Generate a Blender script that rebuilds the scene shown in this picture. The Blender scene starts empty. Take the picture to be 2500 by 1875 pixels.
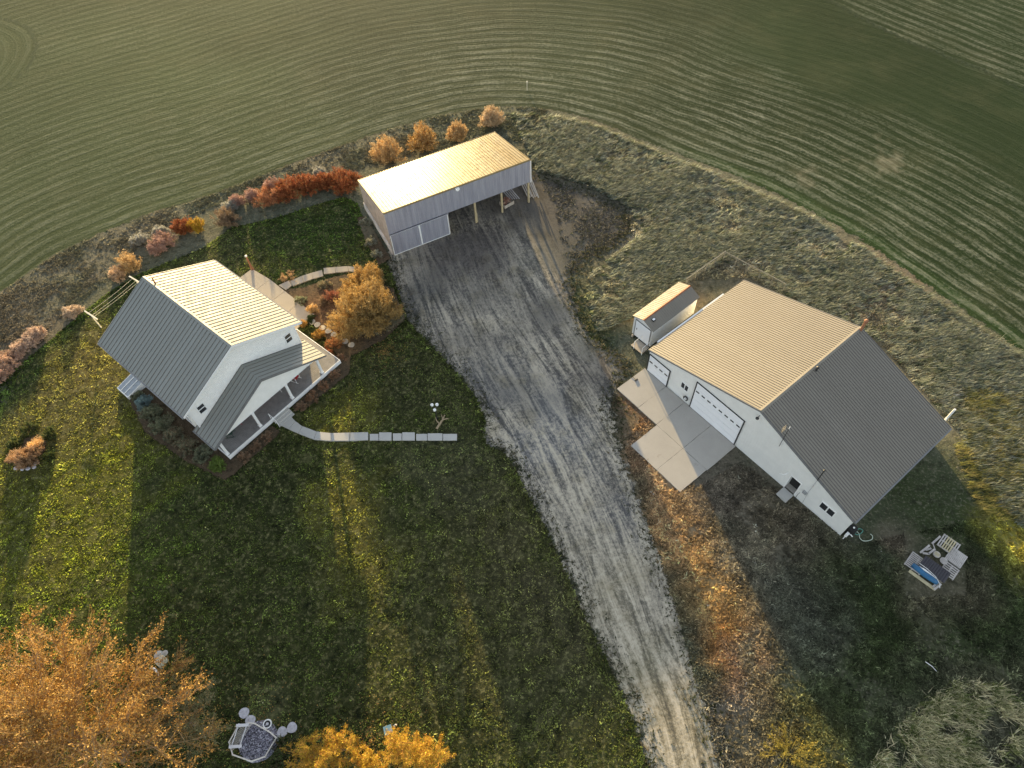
import bpy, bmesh, math, random
import numpy as np
from mathutils import Vector, Matrix
random.seed(7); rng = np.random.default_rng(7)
R = math.radians
S = bpy.context.scene
# ------------------------------------------------------------------ camera, world, sun, exposure
CAM_H, F_PX, PITCH, ROLL = 50.0, 1686.4, 0.9671, 0.065
SUN_EL, SUN_AZ = R(6.6), R(102.4)          # azimuth of the sun measured from +X, anticlockwise
cd = bpy.data.cameras.new('camera'); cam = bpy.data.objects.new('camera', cd); S.collection.objects.link(cam)
cd.sensor_fit = 'HORIZONTAL'; cd.sensor_width = 36; cd.lens = 36 * F_PX / 2500
cd.clip_start = .5; cd.clip_end = 8000
_cp, _sp = math.cos(PITCH), math.sin(PITCH)
_cr, _sr = math.cos(ROLL), math.sin(ROLL)
_f = Vector((0, _cp, -_sp)); _u = Vector((0, _sp, _cp)); _r = Vector((1, 0, 0))
_X = _r * _cr - _u * _sr; _Y = _r * _sr + _u * _cr
cam.matrix_world = Matrix(((_X.x, _Y.x, -_f.x, 0), (_X.y, _Y.y, -_f.y, 0), (_X.z, _Y.z, -_f.z, CAM_H), (0, 0, 0, 1)))
S.camera = cam
W = bpy.data.worlds.new('World'); S.world = W; W.use_nodes = True
wn = W.node_tree.nodes; wl = W.node_tree.links
sky = wn.new('ShaderNodeTexSky'); sky.sky_type = 'NISHITA'; sky.sun_disc = False
sky.sun_elevation = SUN_EL; sky.sun_rotation = math.pi / 2 - SUN_AZ
sky.altitude = 800; sky.air_density = 1.0; sky.dust_density = 1.0; sky.ozone_density = 1.5
hs_ = wn.new('ShaderNodeHueSaturation'); hs_.inputs['Saturation'].default_value = .42; wl.new(sky.outputs[0], hs_.inputs['Color'])   # sky colour desaturated to take the blue out of the shade
bg = wn['Background']; bg.inputs[1].default_value = 0.15; wl.new(hs_.outputs[0], bg.inputs[0])
sd = bpy.data.lights.new('sun', 'SUN'); sd.energy = 5.0; sd.angle = R(0.6); sd.color = (1.0, .73, .34)
sun = bpy.data.objects.new('sun', sd); S.collection.objects.link(sun)
_d = Vector((math.cos(SUN_AZ) * math.cos(SUN_EL), math.sin(SUN_AZ) * math.cos(SUN_EL), math.sin(SUN_EL)))
sun.rotation_euler = _d.to_track_quat('Z', 'Y').to_euler(); sun.location = _d * 200
S.view_settings.view_transform = 'Standard'; S.view_settings.look = 'None'
S.view_settings.exposure = 1.85; S.view_settings.gamma = 1
S.render.engine = 'CYCLES'; S.cycles.max_bounces = 5; S.cycles.transparent_max_bounces = 12

# ------------------------------------------------------------------ survey helpers: where a sight line meets the ground or a wall
def ray(px, py):
    X = (px - 1250) / F_PX; Y = -(py - 937.5) / F_PX
    d = _X * X + _Y * Y + _f
    return d
def at(px, py, z=0.0):
    d = ray(px, py); t = (CAM_H - z) / -d.z
    return Vector((d.x * t, d.y * t, z))
def ad(px, py, z=0.0): return at(px * 1.13020, py * 1.13020, z)
class Frame:
    def __init__(s, x, y, a): s.x, s.y, s.a = x, y, a; s.c, s.s = math.cos(a), math.sin(a)
    def loc(s, p): dx, dy = p.x - s.x, p.y - s.y; return Vector((dx * s.c + dy * s.s, -dx * s.s + dy * s.c, p.z))
    def world(s, u, v, z=0): return Vector((s.x + u * s.c - v * s.s, s.y + u * s.s + v * s.c, z))
    def hit_v(s, px, py, v):
        a = s.loc(Vector((0, 0, CAM_H))); d = ray(px, py); dl = Vector((d.x * s.c + d.y * s.s, -d.x * s.s + d.y * s.c, d.z))
        t = (v - a.y) / dl.y; return a + dl * t
HOUSE = Frame(-21.534, 34.047, .8351); BARN = Frame(-11.151, 51.358, .428)
SHOP = Frame(18.232, 26.363, -.9435); SHED = Frame(11.816, 38.169, -.9241)

# ------------------------------------------------------------------ materials
def nodes(name):
    m = bpy.data.materials.new(name); m.use_nodes = True
    return m, m.node_tree.nodes, m.node_tree.links, m.node_tree.nodes['Principled BSDF']
def mx(nt, fac, a, b, mode='MIX'):
    n = nt.nodes.new('ShaderNodeMix'); n.data_type = 'RGBA'; n.blend_type = mode
    for sock, val in ((n.inputs[0], fac), (n.inputs[6], a), (n.inputs[7], b)):
        if hasattr(val, 'is_linked'): nt.links.new(val, sock)
        elif isinstance(val, (int, float)): sock.default_value = val
        else: sock.default_value = (*val[:3], 1)
    return n.outputs[2]
def noise(nt, scale, detail=4, vec=None, rough=.6, dist=0):
    n = nt.nodes.new('ShaderNodeTexNoise'); n.inputs['Scale'].default_value = scale; n.inputs['Detail'].default_value = detail
    n.inputs['Roughness'].default_value = rough; n.inputs['Distortion'].default_value = dist
    if vec is not None: nt.links.new(vec, n.inputs['Vector'])
    return n.outputs[0]
def ramp(nt, src, lo, hi):
    n = nt.nodes.new('ShaderNodeMapRange'); nt.links.new(src, n.inputs[0]); n.inputs[1].default_value = lo; n.inputs[2].default_value = hi
    return n.outputs[0]
def math_(nt, op, a, b=None):
    n = nt.nodes.new('ShaderNodeMath'); n.operation = op
    for i, v in ((0, a), (1, b)):
        if v is None: continue
        if hasattr(v, 'is_linked'): nt.links.new(v, n.inputs[i])
        else: n.inputs[i].default_value = v
    return n.outputs[0]
def attr(nt, name, out='Color'):
    n = nt.nodes.new('ShaderNodeAttribute'); n.attribute_name = name; return n.outputs[out]
def pos(nt):
    n = nt.nodes.new('ShaderNodeNewGeometry'); return n.outputs['Position']
def objco(nt):
    n = nt.nodes.new('ShaderNodeTexCoord'); return n.outputs['Object']
def bump(nt, bsdf, h, strength=.5, dist=.05):
    n = nt.nodes.new('ShaderNodeBump'); n.inputs['Strength'].default_value = strength; n.inputs['Distance'].default_value = dist
    nt.links.new(h, n.inputs['Height']); nt.links.new(n.outputs[0], bsdf.inputs['Normal'])
def vscale(nt, v, sc):
    n = nt.nodes.new('ShaderNodeMapping'); nt.links.new(v, n.inputs[0]); n.inputs['Scale'].default_value = sc; return n.outputs[0]
def plain(name, col, rough=.6, metal=0, var=.12, scale=3, b=0, spec=.5):
    m, N, Lk, B = nodes(name); nt = m.node_tree
    o = objco(nt); n = noise(nt, scale, 6, o)
    f = ramp(nt, n, .3, .7)
    c = mx(nt, f, [x * (1 - var) for x in col], [min(1, x * (1 + var)) for x in col])
    Lk.new(c, B.inputs['Base Color']); B.inputs['Roughness'].default_value = rough; B.inputs['Metallic'].default_value = metal
    B.inputs['Specular IOR Level'].default_value = spec
    if b: bump(nt, B, noise(nt, scale * 12, 4, o), b, .01)
    return m
def metal_sheet(name, col, stain, rough=.45, metal=.35, sc=(.25, 4, 4), amt=.5, spec=.25, panel=None):
    """painted or galvanised roofing; stains run down the fall of the sheet"""
    m, N, Lk, B = nodes(name); nt = m.node_tree
    o = objco(nt)
    a = ramp(nt, noise(nt, 1, 6, vscale(nt, o, sc)), .35, .75)
    c = mx(nt, math_(nt, 'MULTIPLY', a, amt), col, stain)
    b2 = ramp(nt, noise(nt, .35, 3, o), .3, .7)
    c = mx(nt, math_(nt, 'MULTIPLY', b2, .3), c, [x * .8 for x in col])
    sp = ramp(nt, noise(nt, 14, 3, o), .5, .8)
    c = mx(nt, math_(nt, 'MULTIPLY', sp, .18), c, stain)
    if panel:                                                # every sheet has weathered a little differently
        sx_ = N.new('ShaderNodeSeparateXYZ'); Lk.new(o, sx_.inputs[0]); wn_ = N.new('ShaderNodeTexWhiteNoise'); wn_.noise_dimensions = '1D'
        Lk.new(math_(nt, 'FLOOR', math_(nt, 'DIVIDE', sx_.outputs[panel[0]], panel[1])), wn_.inputs['W'])
        c = mx(nt, math_(nt, 'MULTIPLY', wn_.outputs[0], panel[2]), c, stain)
    Lk.new(c, B.inputs['Base Color']); B.inputs['Metallic'].default_value = metal; B.inputs['Specular IOR Level'].default_value = spec
    Lk.new(ramp(nt, noise(nt, 2, 5, o), -2.2 + rough * 4, 2 + rough * 2), B.inputs['Roughness'])
    B.inputs['Roughness'].default_value = rough
    r = N.new('ShaderNodeMapRange'); Lk.new(noise(nt, 1.5, 5, o), r.inputs[0]); r.inputs[1].default_value = .3; r.inputs[2].default_value = .7
    r.inputs[3].default_value = rough - .08; r.inputs[4].default_value = rough + .12; Lk.new(r.outputs[0], B.inputs['Roughness'])
    return m
def leafmat(name, rough=.65, trans=.25, attrn='tint'):
    m, N, Lk, B = nodes(name); nt = m.node_tree
    c = attr(nt, attrn); Lk.new(c, B.inputs['Base Color']); B.inputs['Roughness'].default_value = rough; B.inputs['Specular IOR Level'].default_value = .2
    t = N.new('ShaderNodeBsdfTranslucent'); Lk.new(c, t.inputs[0]); mxs = N.new('ShaderNodeMixShader'); mxs.inputs[0].default_value = trans
    Lk.new(B.outputs[0], mxs.inputs[1]); Lk.new(t.outputs[0], mxs.inputs[2]); Lk.new(mxs.outputs[0], N['Material Output'].inputs[0])
    return m
M = dict(
    white=plain('white_siding', (.84, .83, .79), .55, 0, .05, 2.5, .08),
    trim=plain('white_trim', (.80, .80, .78), .5, 0, .04, 4),
    fascia=plain('grey_fascia', (.20, .20, .20), .5, .2, .1),
    hroof=metal_sheet('pale_metal_roof', (.265, .275, .255), (.225, .228, .205), .5, 0, (.3, 3, 3), .45, spec=.1, panel=(1, .81, .5)),
    seam=plain('roof_seam', (.13, .12, .10), .6, 0, .1),
    broof=metal_sheet('galvanised_barn_roof', (.26, .225, .145), (.21, .15, .06), .30, 0, (2.2, .12, .12), .8, .02, (0, .93, .6)),
    bwall=metal_sheet('galvanised_barn_wall', (.36, .36, .40), (.19, .19, .23), .5, .1, (3.2, 3.2, .25), .85),
    bwood=plain('barn_side_boards', (.46, .40, .35), .8, 0, .25, 1.5, .2),
    sroof=metal_sheet('shop_metal_roof', (.24, .218, .178), (.205, .183, .148), .55, 0, (.3, 2, 2), .35, panel=(1, .94, .5)),
    sseam=plain('shop_seam', (.10, .09, .08), .6, 0, .1),
    swall=plain('shop_white_steel', (.77, .77, .74), .5, .05, .05, 1.2),
    dark=plain('dark_metal', (.035, .035, .035), .5, .3, .2),
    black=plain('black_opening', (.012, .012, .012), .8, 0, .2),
    glass=plain('window_glass', (.03, .032, .035), .08, 0, .3, 1),
    door=plain('garage_door_white', (.80, .81, .83), .45, 0, .03, 1),
    wood=plain('weathered_wood', (.38, .33, .27), .85, 0, .25, 3, .3),
    post=plain('treated_post', (.42, .34, .20), .8, 0, .2, 4, .2),
    deck=plain('deck_boards', (.22, .21, .20), .7, 0, .18, 2.5, .2),
    deckgap=plain('deck_gaps', (.05, .05, .05), .9),
    rust=plain('rusty_steel', (.28, .13, .07), .8, .2, .3, 6),
    red=plain('red_cushion', (.38, .02, .03), .8, 0, .15, 5),
    green=plain('dark_green_paint', (.03, .07, .05), .5, 0, .2),
    blue=plain('blue_tarp', (.02, .12, .25), .45, 0, .2, 4, .3),
    bluebox=plain('faded_blue_plastic', (.10, .22, .33), .6, 0, .2, 4),
    teal=plain('green_hose', (.10, .30, .24), .5, 0, .2),
    palehose=plain('pale_hose', (.55, .62, .50), .5, 0, .1),
    bark=plain('bark', (.20, .14, .09), .9, 0, .3, 5, .5),
    barkpale=plain('pale_bark', (.42, .30, .17), .9, 0, .25, 5, .4),
    stone=plain('stone', (.40, .38, .34), .9, 0, .2, 5, .4),
    palestone=plain('lavender_grey_stone', (.44, .43, .46), .85, 0, .25, 7, .4),
    tarp=plain('black_corrugated_sheet', (.022, .02, .028), .5, 0, .3, 5),
    globe=plain('white_globe', (.8, .8, .78), .25, 0, .03),
    leaf=leafmat('leaf'), grass=leafmat('grass_blade', .7, .55),
)
# ------------------------------------------------------------------ mesh helpers
def tag(o, label=None, cat=None, group=None, kind=None):
    if label: o['label'] = label
    if cat: o['category'] = cat
    if group: o['group'] = group
    if kind: o['kind'] = kind
    return o
def thing(name, label, cat, loc=(0, 0, 0), rz=0, group=None):
    o = bpy.data.objects.new(name, None); S.collection.objects.link(o); o.location = loc; o.rotation_euler = (0, 0, rz)
    o.empty_display_size = .2
    return tag(o, label, cat, group)
def place(name, frame, label, cat, group=None): return thing(name, label, cat, (frame.x, frame.y, 0), frame.a, group)
class MB:
    def __init__(s): s.v = []; s.f = []; s.mi = []
    def face(s, pts, mi=0):
        n = len(s.v); s.v += [tuple(p) for p in pts]; s.f.append(tuple(range(n, n + len(pts)))); s.mi.append(mi); return s
    def hexa(s, p, mi=0):    # 8 points: bottom 4 ccw, top 4 ccw
        n = len(s.v); s.v += [tuple(q) for q in p]
        for q in ((3, 2, 1, 0), (4, 5, 6, 7), (0, 1, 5, 4), (1, 2, 6, 5), (2, 3, 7, 6), (3, 0, 4, 7)):
            s.f.append(tuple(n + i for i in q)); s.mi.append(mi)
        return s
    def box(s, x0, x1, y0, y1, z0, z1, mi=0):
        return s.hexa([(x0, y0, z0), (x1, y0, z0), (x1, y1, z0), (x0, y1, z0), (x0, y0, z1), (x1, y0, z1), (x1, y1, z1), (x0, y1, z1)], mi)
    def prism(s, poly, z0, z1, mi=0):
        n = len(s.v); k = len(poly); s.v += [(p[0], p[1], z0) for p in poly] + [(p[0], p[1], z1) for p in poly]
        s.f.append(tuple(range(n + k - 1, n - 1, -1))); s.mi.append(mi); s.f.append(tuple(range(n + k, n + 2 * k))); s.mi.append(mi)
        for i in range(k):
            j = (i + 1) % k; s.f.append((n + i, n + j, n + k + j, n + k + i)); s.mi.append(mi)
        return s
    def slabdir(s, quad, t, mi=0):     # thicken a quad downwards along its normal
        a, b, c, d = [Vector(q) for q in quad]; n = (b - a).cross(d - a).normalized()
        if n.z < 0: a, b, c, d = d, c, b, a; n = -n
        return s.hexa([a - n * t, b - n * t, c - n * t, d - n * t, a, b, c, d], mi)
    def tube(s, pts, rad, k=6, mi=0, cap=True):
        pts = [Vector(p) for p in pts]; n0 = len(s.v); m = len(pts)
        if not hasattr(rad, '__len__'): rad = [rad] * m
        for i, p in enumerate(pts):
            t = (pts[min(i + 1, m - 1)] - pts[max(i - 1, 0)]).normalized()
            a = t.cross(Vector((0, 0, 1)) if abs(t.z) < .9 else Vector((1, 0, 0))).normalized(); b = t.cross(a)
            for j in range(k):
                w = 2 * math.pi * j / k; s.v.append(tuple(p + (a * math.cos(w) + b * math.sin(w)) * rad[i]))
        for i in range(m - 1):
            for j in range(k):
                j2 = (j + 1) % k; s.f.append((n0 + i * k + j, n0 + i * k + j2, n0 + (i + 1) * k + j2, n0 + (i + 1) * k + j)); s.mi.append(mi)
        if cap:
            s.f.append(tuple(n0 + j for j in range(k - 1, -1, -1))); s.mi.append(mi)
            s.f.append(tuple(n0 + (m - 1) * k + j for j in range(k))); s.mi.append(mi)
        return s
    def lathe(s, prof, c=(0, 0, 0), k=14, mi=0):     # prof: (r, z)
        n0 = len(s.v)
        for r, z in prof:
            for j in range(k):
                w = 2 * math.pi * j / k; s.v.append((c[0] + r * math.cos(w), c[1] + r * math.sin(w), c[2] + z))
        for i in range(len(prof) - 1):
            for j in range(k):
                j2 = (j + 1) % k; s.f.append((n0 + i * k + j, n0 + i * k + j2, n0 + (i + 1) * k + j2, n0 + (i + 1) * k + j)); s.mi.append(mi)
        s.f.append(tuple(n0 + j for j in range(k - 1, -1, -1))); s.mi.append(mi)
        m = len(prof) - 1; s.f.append(tuple(n0 + m * k + j for j in range(k))); s.mi.append(mi)
        return s
    def build(s, name, mat, parent=None, smooth=False, **kw):
        me = bpy.data.meshes.new(name); me.from_pydata(s.v, [], s.f)
        mats = mat if isinstance(mat, (list, tuple)) else [mat]
        for q in mats: me.materials.append(q)
        if len(mats) > 1: me.polygons.foreach_set('material_index', s.mi)
        me.update()
        bm = bmesh.new(); bm.from_mesh(me); bmesh.ops.recalc_face_normals(bm, faces=bm.faces); bm.to_mesh(me); bm.free()
        if smooth: me.polygons.foreach_set('use_smooth', [True] * len(me.polygons))
        o = bpy.data.objects.new(name, me); S.collection.objects.link(o)
        if parent: o.parent = parent
        return tag(o, **kw)
def soup(name, V, k, C, mat, parent=None, **kw):
    """V (n*k,3): n polygons of k corners each; C (n,3) one colour per polygon"""
    V = np.asarray(V, np.float32); n = len(V) // k
    me = bpy.data.meshes.new(name); me.vertices.add(n * k); me.vertices.foreach_set('co', V.ravel())
    me.loops.add(n * k); me.loops.foreach_set('vertex_index', np.arange(n * k, dtype=np.int32))
    me.polygons.add(n); me.polygons.foreach_set('loop_start', np.arange(0, n * k, k, dtype=np.int32))
    me.update(calc_edges=True)
    a = me.color_attributes.new('tint', 'FLOAT_COLOR', 'POINT')
    c4 = np.ones((n * k, 4), np.float32); c4[:, :3] = np.repeat(np.asarray(C), k, axis=0); a.data.foreach_set('color', c4.ravel())
    me.materials.append(mat)
    o = bpy.data.objects.new(name, me); S.collection.objects.link(o)
    if parent: o.parent = parent
    return tag(o, **kw)
def copy_tree(o, parent=None):
    c = o.copy(); S.collection.objects.link(c); c.parent = parent
    for ch in [x for x in bpy.data.objects if x.parent == o]: copy_tree(ch, c)
    return c
# numpy value noise for land cover
_G = rng.random((64, 64))
def vnoise(x, y, s):
    x = np.asarray(x) / s + 17.3; y = np.asarray(y) / s + 9.1
    xi = np.floor(x).astype(int); yi = np.floor(y).astype(int); fx = x - xi; fy = y - yi; fx = fx * fx * (3 - 2 * fx); fy = fy * fy * (3 - 2 * fy)
    g = lambda i, j: _G[i % 64, j % 64]
    return (g(xi, yi) * (1 - fx) + g(xi + 1, yi) * fx) * (1 - fy) + (g(xi, yi + 1) * (1 - fx) + g(xi + 1, yi + 1) * fx) * fy
def fbm(x, y, s): return (vnoise(x, y, s) + .5 * vnoise(x, y, s / 2.1) + .25 * vnoise(x, y, s / 4.3)) / 1.75
def seg_dist(X, Y, P):
    d = np.full(X.shape, 1e9); t_ = np.zeros(X.shape); acc = 0
    sgn = np.zeros(X.shape)
    for a, b in zip(P[:-1], P[1:]):
        ax, ay = a[0], a[1]; dx, dy = b[0] - ax, b[1] - ay; l2 = dx * dx + dy * dy
        t = np.clip(((X - ax) * dx + (Y - ay) * dy) / l2, 0, 1); e = np.hypot(X - ax - t * dx, Y - ay - t * dy)
        m = e < d; d = np.where(m, e, d); t_ = np.where(m, acc + t * math.sqrt(l2), t_)
        sgn = np.where(m, np.sign(dx * (Y - ay) - dy * (X - ax)), sgn); acc += math.sqrt(l2)
    return d, t_, sgn
def inside(X, Y, P):
    r = np.zeros(X.shape, bool); j = len(P) - 1
    for i in range(len(P)):
        xi, yi, xj, yj = P[i][0], P[i][1], P[j][0], P[j][1]
        if yi != yj: r ^= ((yi > Y) != (yj > Y)) & (X < (xj - xi) * (Y - yi) / (yj - yi) + xi)
        j = i
    return r
def sdist(X, Y, P):
    d, _, _ = seg_dist(X, Y, list(P) + [P[0]]); return np.where(inside(X, Y, P), d, -d)
def wp(pts): return [tuple(ad(*p)[:2]) for p in pts]
def smooth(P, n=6):
    P = [np.array(p, float) for p in P]; o = []
    for i in range(len(P) - 1):
        a, b, c, d = P[max(i - 1, 0)], P[i], P[i + 1], P[min(i + 2, len(P) - 1)]
        for k in range(n):
            t = k / n; o.append(tuple(.5 * ((2 * b) + (c - a) * t + (2 * a - 5 * b + 4 * c - d) * t * t + (3 * b - a - 3 * c + d) * t ** 3)))
    return o + [tuple(P[-1])]
# ------------------------------------------------------------------ land cover
def sheet(name, x0, x1, y0, y1, step, z, mat, sd_fn=None, margin=.8, tint=None, extra=None, kind='structure', hfn=None):
    xs = np.arange(x0, x1 + step / 2, step); ys = np.arange(y0, y1 + step / 2, step); X, Y = np.meshgrid(xs, ys)
    nx, ny = len(xs), len(ys); sdv = sd_fn(X, Y) if sd_fn else np.full(X.shape, 50.)
    idx = np.arange(nx * ny).reshape(ny, nx)
    q = np.stack([idx[:-1, :-1], idx[:-1, 1:], idx[1:, 1:], idx[1:, :-1]], -1).reshape(-1, 4)
    keep = (sdv.ravel()[q] > -margin).any(1); q = q[keep]
    used = np.unique(q); remap = -np.ones(nx * ny, int); remap[used] = np.arange(len(used)); q = remap[q]
    x = X.ravel()[used]; y = Y.ravel()[used]; sdu = sdv.ravel()[used]
    zz = np.full(len(x), z)
    if hfn is not None: zz = zz + hfn(x, y, sdu)
    me = bpy.data.meshes.new(name); me.vertices.add(len(x)); me.vertices.foreach_set('co', np.stack([x, y, zz], -1).astype(np.float32).ravel())
    me.loops.add(len(q) * 4); me.loops.foreach_set('vertex_index', q.astype(np.int32).ravel()); me.polygons.add(len(q))
    me.polygons.foreach_set('loop_start', np.arange(0, len(q) * 4, 4, dtype=np.int32)); me.update(calc_edges=True)
    def put(nm, arr):
        if arr.ndim == 1:
            a = me.attributes.new(nm, 'FLOAT', 'POINT'); a.data.foreach_set('value', arr.astype(np.float32))
        else:
            a = me.color_attributes.new(nm, 'FLOAT_COLOR', 'POINT'); c = np.ones((len(arr), 4), np.float32); c[:, :3] = arr; a.data.foreach_set('color', c.ravel())
    put('sd', sdu)
    if tint is not None: put('tint', tint(x, y))
    if extra:
        for k_, v_ in extra(x, y).items(): put(k_, v_)
    me.materials.append(mat); me.polygons.foreach_set('use_smooth', [True] * len(q))
    o = bpy.data.objects.new(name, me); S.collection.objects.link(o); return tag(o, kind=kind)
def edge_alpha(m, amp=.7, sc=1.6):
    """ragged edge: the sheet ends where its distance to the outline plus noise reaches zero"""
    nt = m.node_tree; out = nt.nodes['Material Output']; src = out.inputs[0].links[0].from_socket
    p = pos(nt); n = noise(nt, sc, 6, p, .75); v = math_(nt, 'ADD', attr(nt, 'sd', 'Fac'), math_(nt, 'MULTIPLY', math_(nt, 'SUBTRACT', n, .5), amp * 4))
    a = math_(nt, 'GREATER_THAN', v, 0.0)
    t = nt.nodes.new('ShaderNodeBsdfTransparent'); mxs = nt.nodes.new('ShaderNodeMixShader')
    nt.links.new(a, mxs.inputs[0]); nt.links.new(t.outputs[0], mxs.inputs[1]); nt.links.new(src, mxs.inputs[2]); nt.links.new(mxs.outputs[0], out.inputs[0])
def blobs(base, lst):
    """land-cover colour, some sunlit patches painted in: list of (x, y in the survey, radius m, colour, weight)"""
    L_ = [(tuple(ad(px, py)[:2]), r, np.array(c), w) for px, py, r, c, w in lst]
    def fn(x, y):
        c = np.tile(np.array(base, float), (len(x), 1)); wob = fbm(x, y, 4.) - .5 + .9 * (fbm(x + 31, y, 1.7) - .5)
        for (bx, by), r, col, w in L_:
            d = np.hypot(x - bx, y - by) / r + wob * 1.1
            a = (np.clip((1.3 - d) * 1.3, 0, 1) * w)[:, None]; c = c * (1 - a) + col * a
        return c
    return fn
def ground_mat(name, hi=(.42, .38, .30), lo=(.03, .035, .02), amt=.55, fine=9, coarse=.9, bmp=.8, bd=.12, streak=None, narrow=False):
    coarse *= 1.4
    m, N, Lk, B = nodes(name); nt = m.node_tree; p = pos(nt)
    t = attr(nt, 'tint'); pv = p
    if streak:
        mp = N.new('ShaderNodeMapping'); Lk.new(p, mp.inputs[0]); mp.inputs['Rotation'].default_value = (0, 0, streak[0]); mp.inputs['Scale'].default_value = (streak[1], 1, 1); pv = mp.outputs[0]
    n1 = noise(nt, fine, 8, pv, .7); n2 = noise(nt, coarse, 6, p, .65, .5); n3 = noise(nt, fine * .32, 5, pv, .7)
    c = mx(nt, math_(nt, 'MULTIPLY', ramp(nt, n1, .52, .66 if narrow else .78), amt), t, hi)
    c = mx(nt, math_(nt, 'MULTIPLY', ramp(nt, n3, .50, .30), amt * 1.1), c, lo)
    c = mx(nt, math_(nt, 'MULTIPLY', ramp(nt, n2, .55, .75), amt * .5), c, hi)
    c = mx(nt, math_(nt, 'MULTIPLY', ramp(nt, n2, .45, .28), amt * .7), c, lo)
    Lk.new(c, B.inputs['Base Color']); B.inputs['Roughness'].default_value = .95; B.inputs['Specular IOR Level'].default_value = .1
    h = math_(nt, 'ADD', n1, math_(nt, 'MULTIPLY', n3, 1.5)); bump(nt, B, h, bmp, bd)
    return m
# outlines (survey units), traced once on the ground
FIELD_EDGE = [(-260, 800), (-120, 700), (0, 632), (130, 545), (300, 470), (450, 422), (600, 365), (770, 303), (900, 262), (1000, 240), (1100, 230), (1200, 238), (1290, 262), (1400, 308), (1500, 345), (1620, 392), (1740, 450), (1850, 512), (1960, 585), (2080, 668), (2212, 762), (2400, 900)]
FE = smooth(wp(FIELD_EDGE), 5)
FIELD_POLY = FE + [(190, 20), (220, 260), (-220, 260), (-220, 20)]
LAWN = wp([(-260, 990), (-40, 850), (60, 775), (150, 700), (230, 635), (300, 592), (380, 560), (440, 535), (500, 492), (600, 470), (690, 440), (745, 425), (772, 440), (795, 500), (835, 565), (858, 620), (880, 692), (935, 750), (990, 808), (1033, 866), (1048, 912), (1050, 962), (1085, 975), (1112, 1010), (1147, 1080), (1192, 1165), (1232, 1260), (1272, 1350), (1322, 1450), (1370, 1560), (1405, 1680), (1440, 1800), (-300, 1800)])
DRIVE = wp([(842, 555), (850, 600), (862, 650), (885, 692), (935, 748), (990, 806), (1035, 866), (1052, 912), (1000, 936), (1000, 957), (1090, 970), (1115, 1010), (1150, 1080), (1195, 1165), (1235, 1260), (1275, 1350), (1325, 1450), (1372, 1560), (1410, 1680), (1450, 1800), (1590, 1800), (1565, 1680), (1525, 1540), (1490, 1400), (1440, 1250), (1395, 1130), (1345, 985), (1318, 890), (1325, 850), (1350, 800), (1310, 755), (1262, 715), (1235, 650), (1228, 600), (1262, 555), (1318, 528), (1362, 492), (1345, 460), (1262, 412), (1165, 385), (1120, 330), (800, 400), (830, 480)])
DRIVE_AXIS = smooth(wp([(930, 380), (1000, 560), (1070, 720), (1180, 900), (1260, 1060), (1320, 1210), (1390, 1400), (1450, 1560), (1500, 1800)]), 6)
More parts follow.
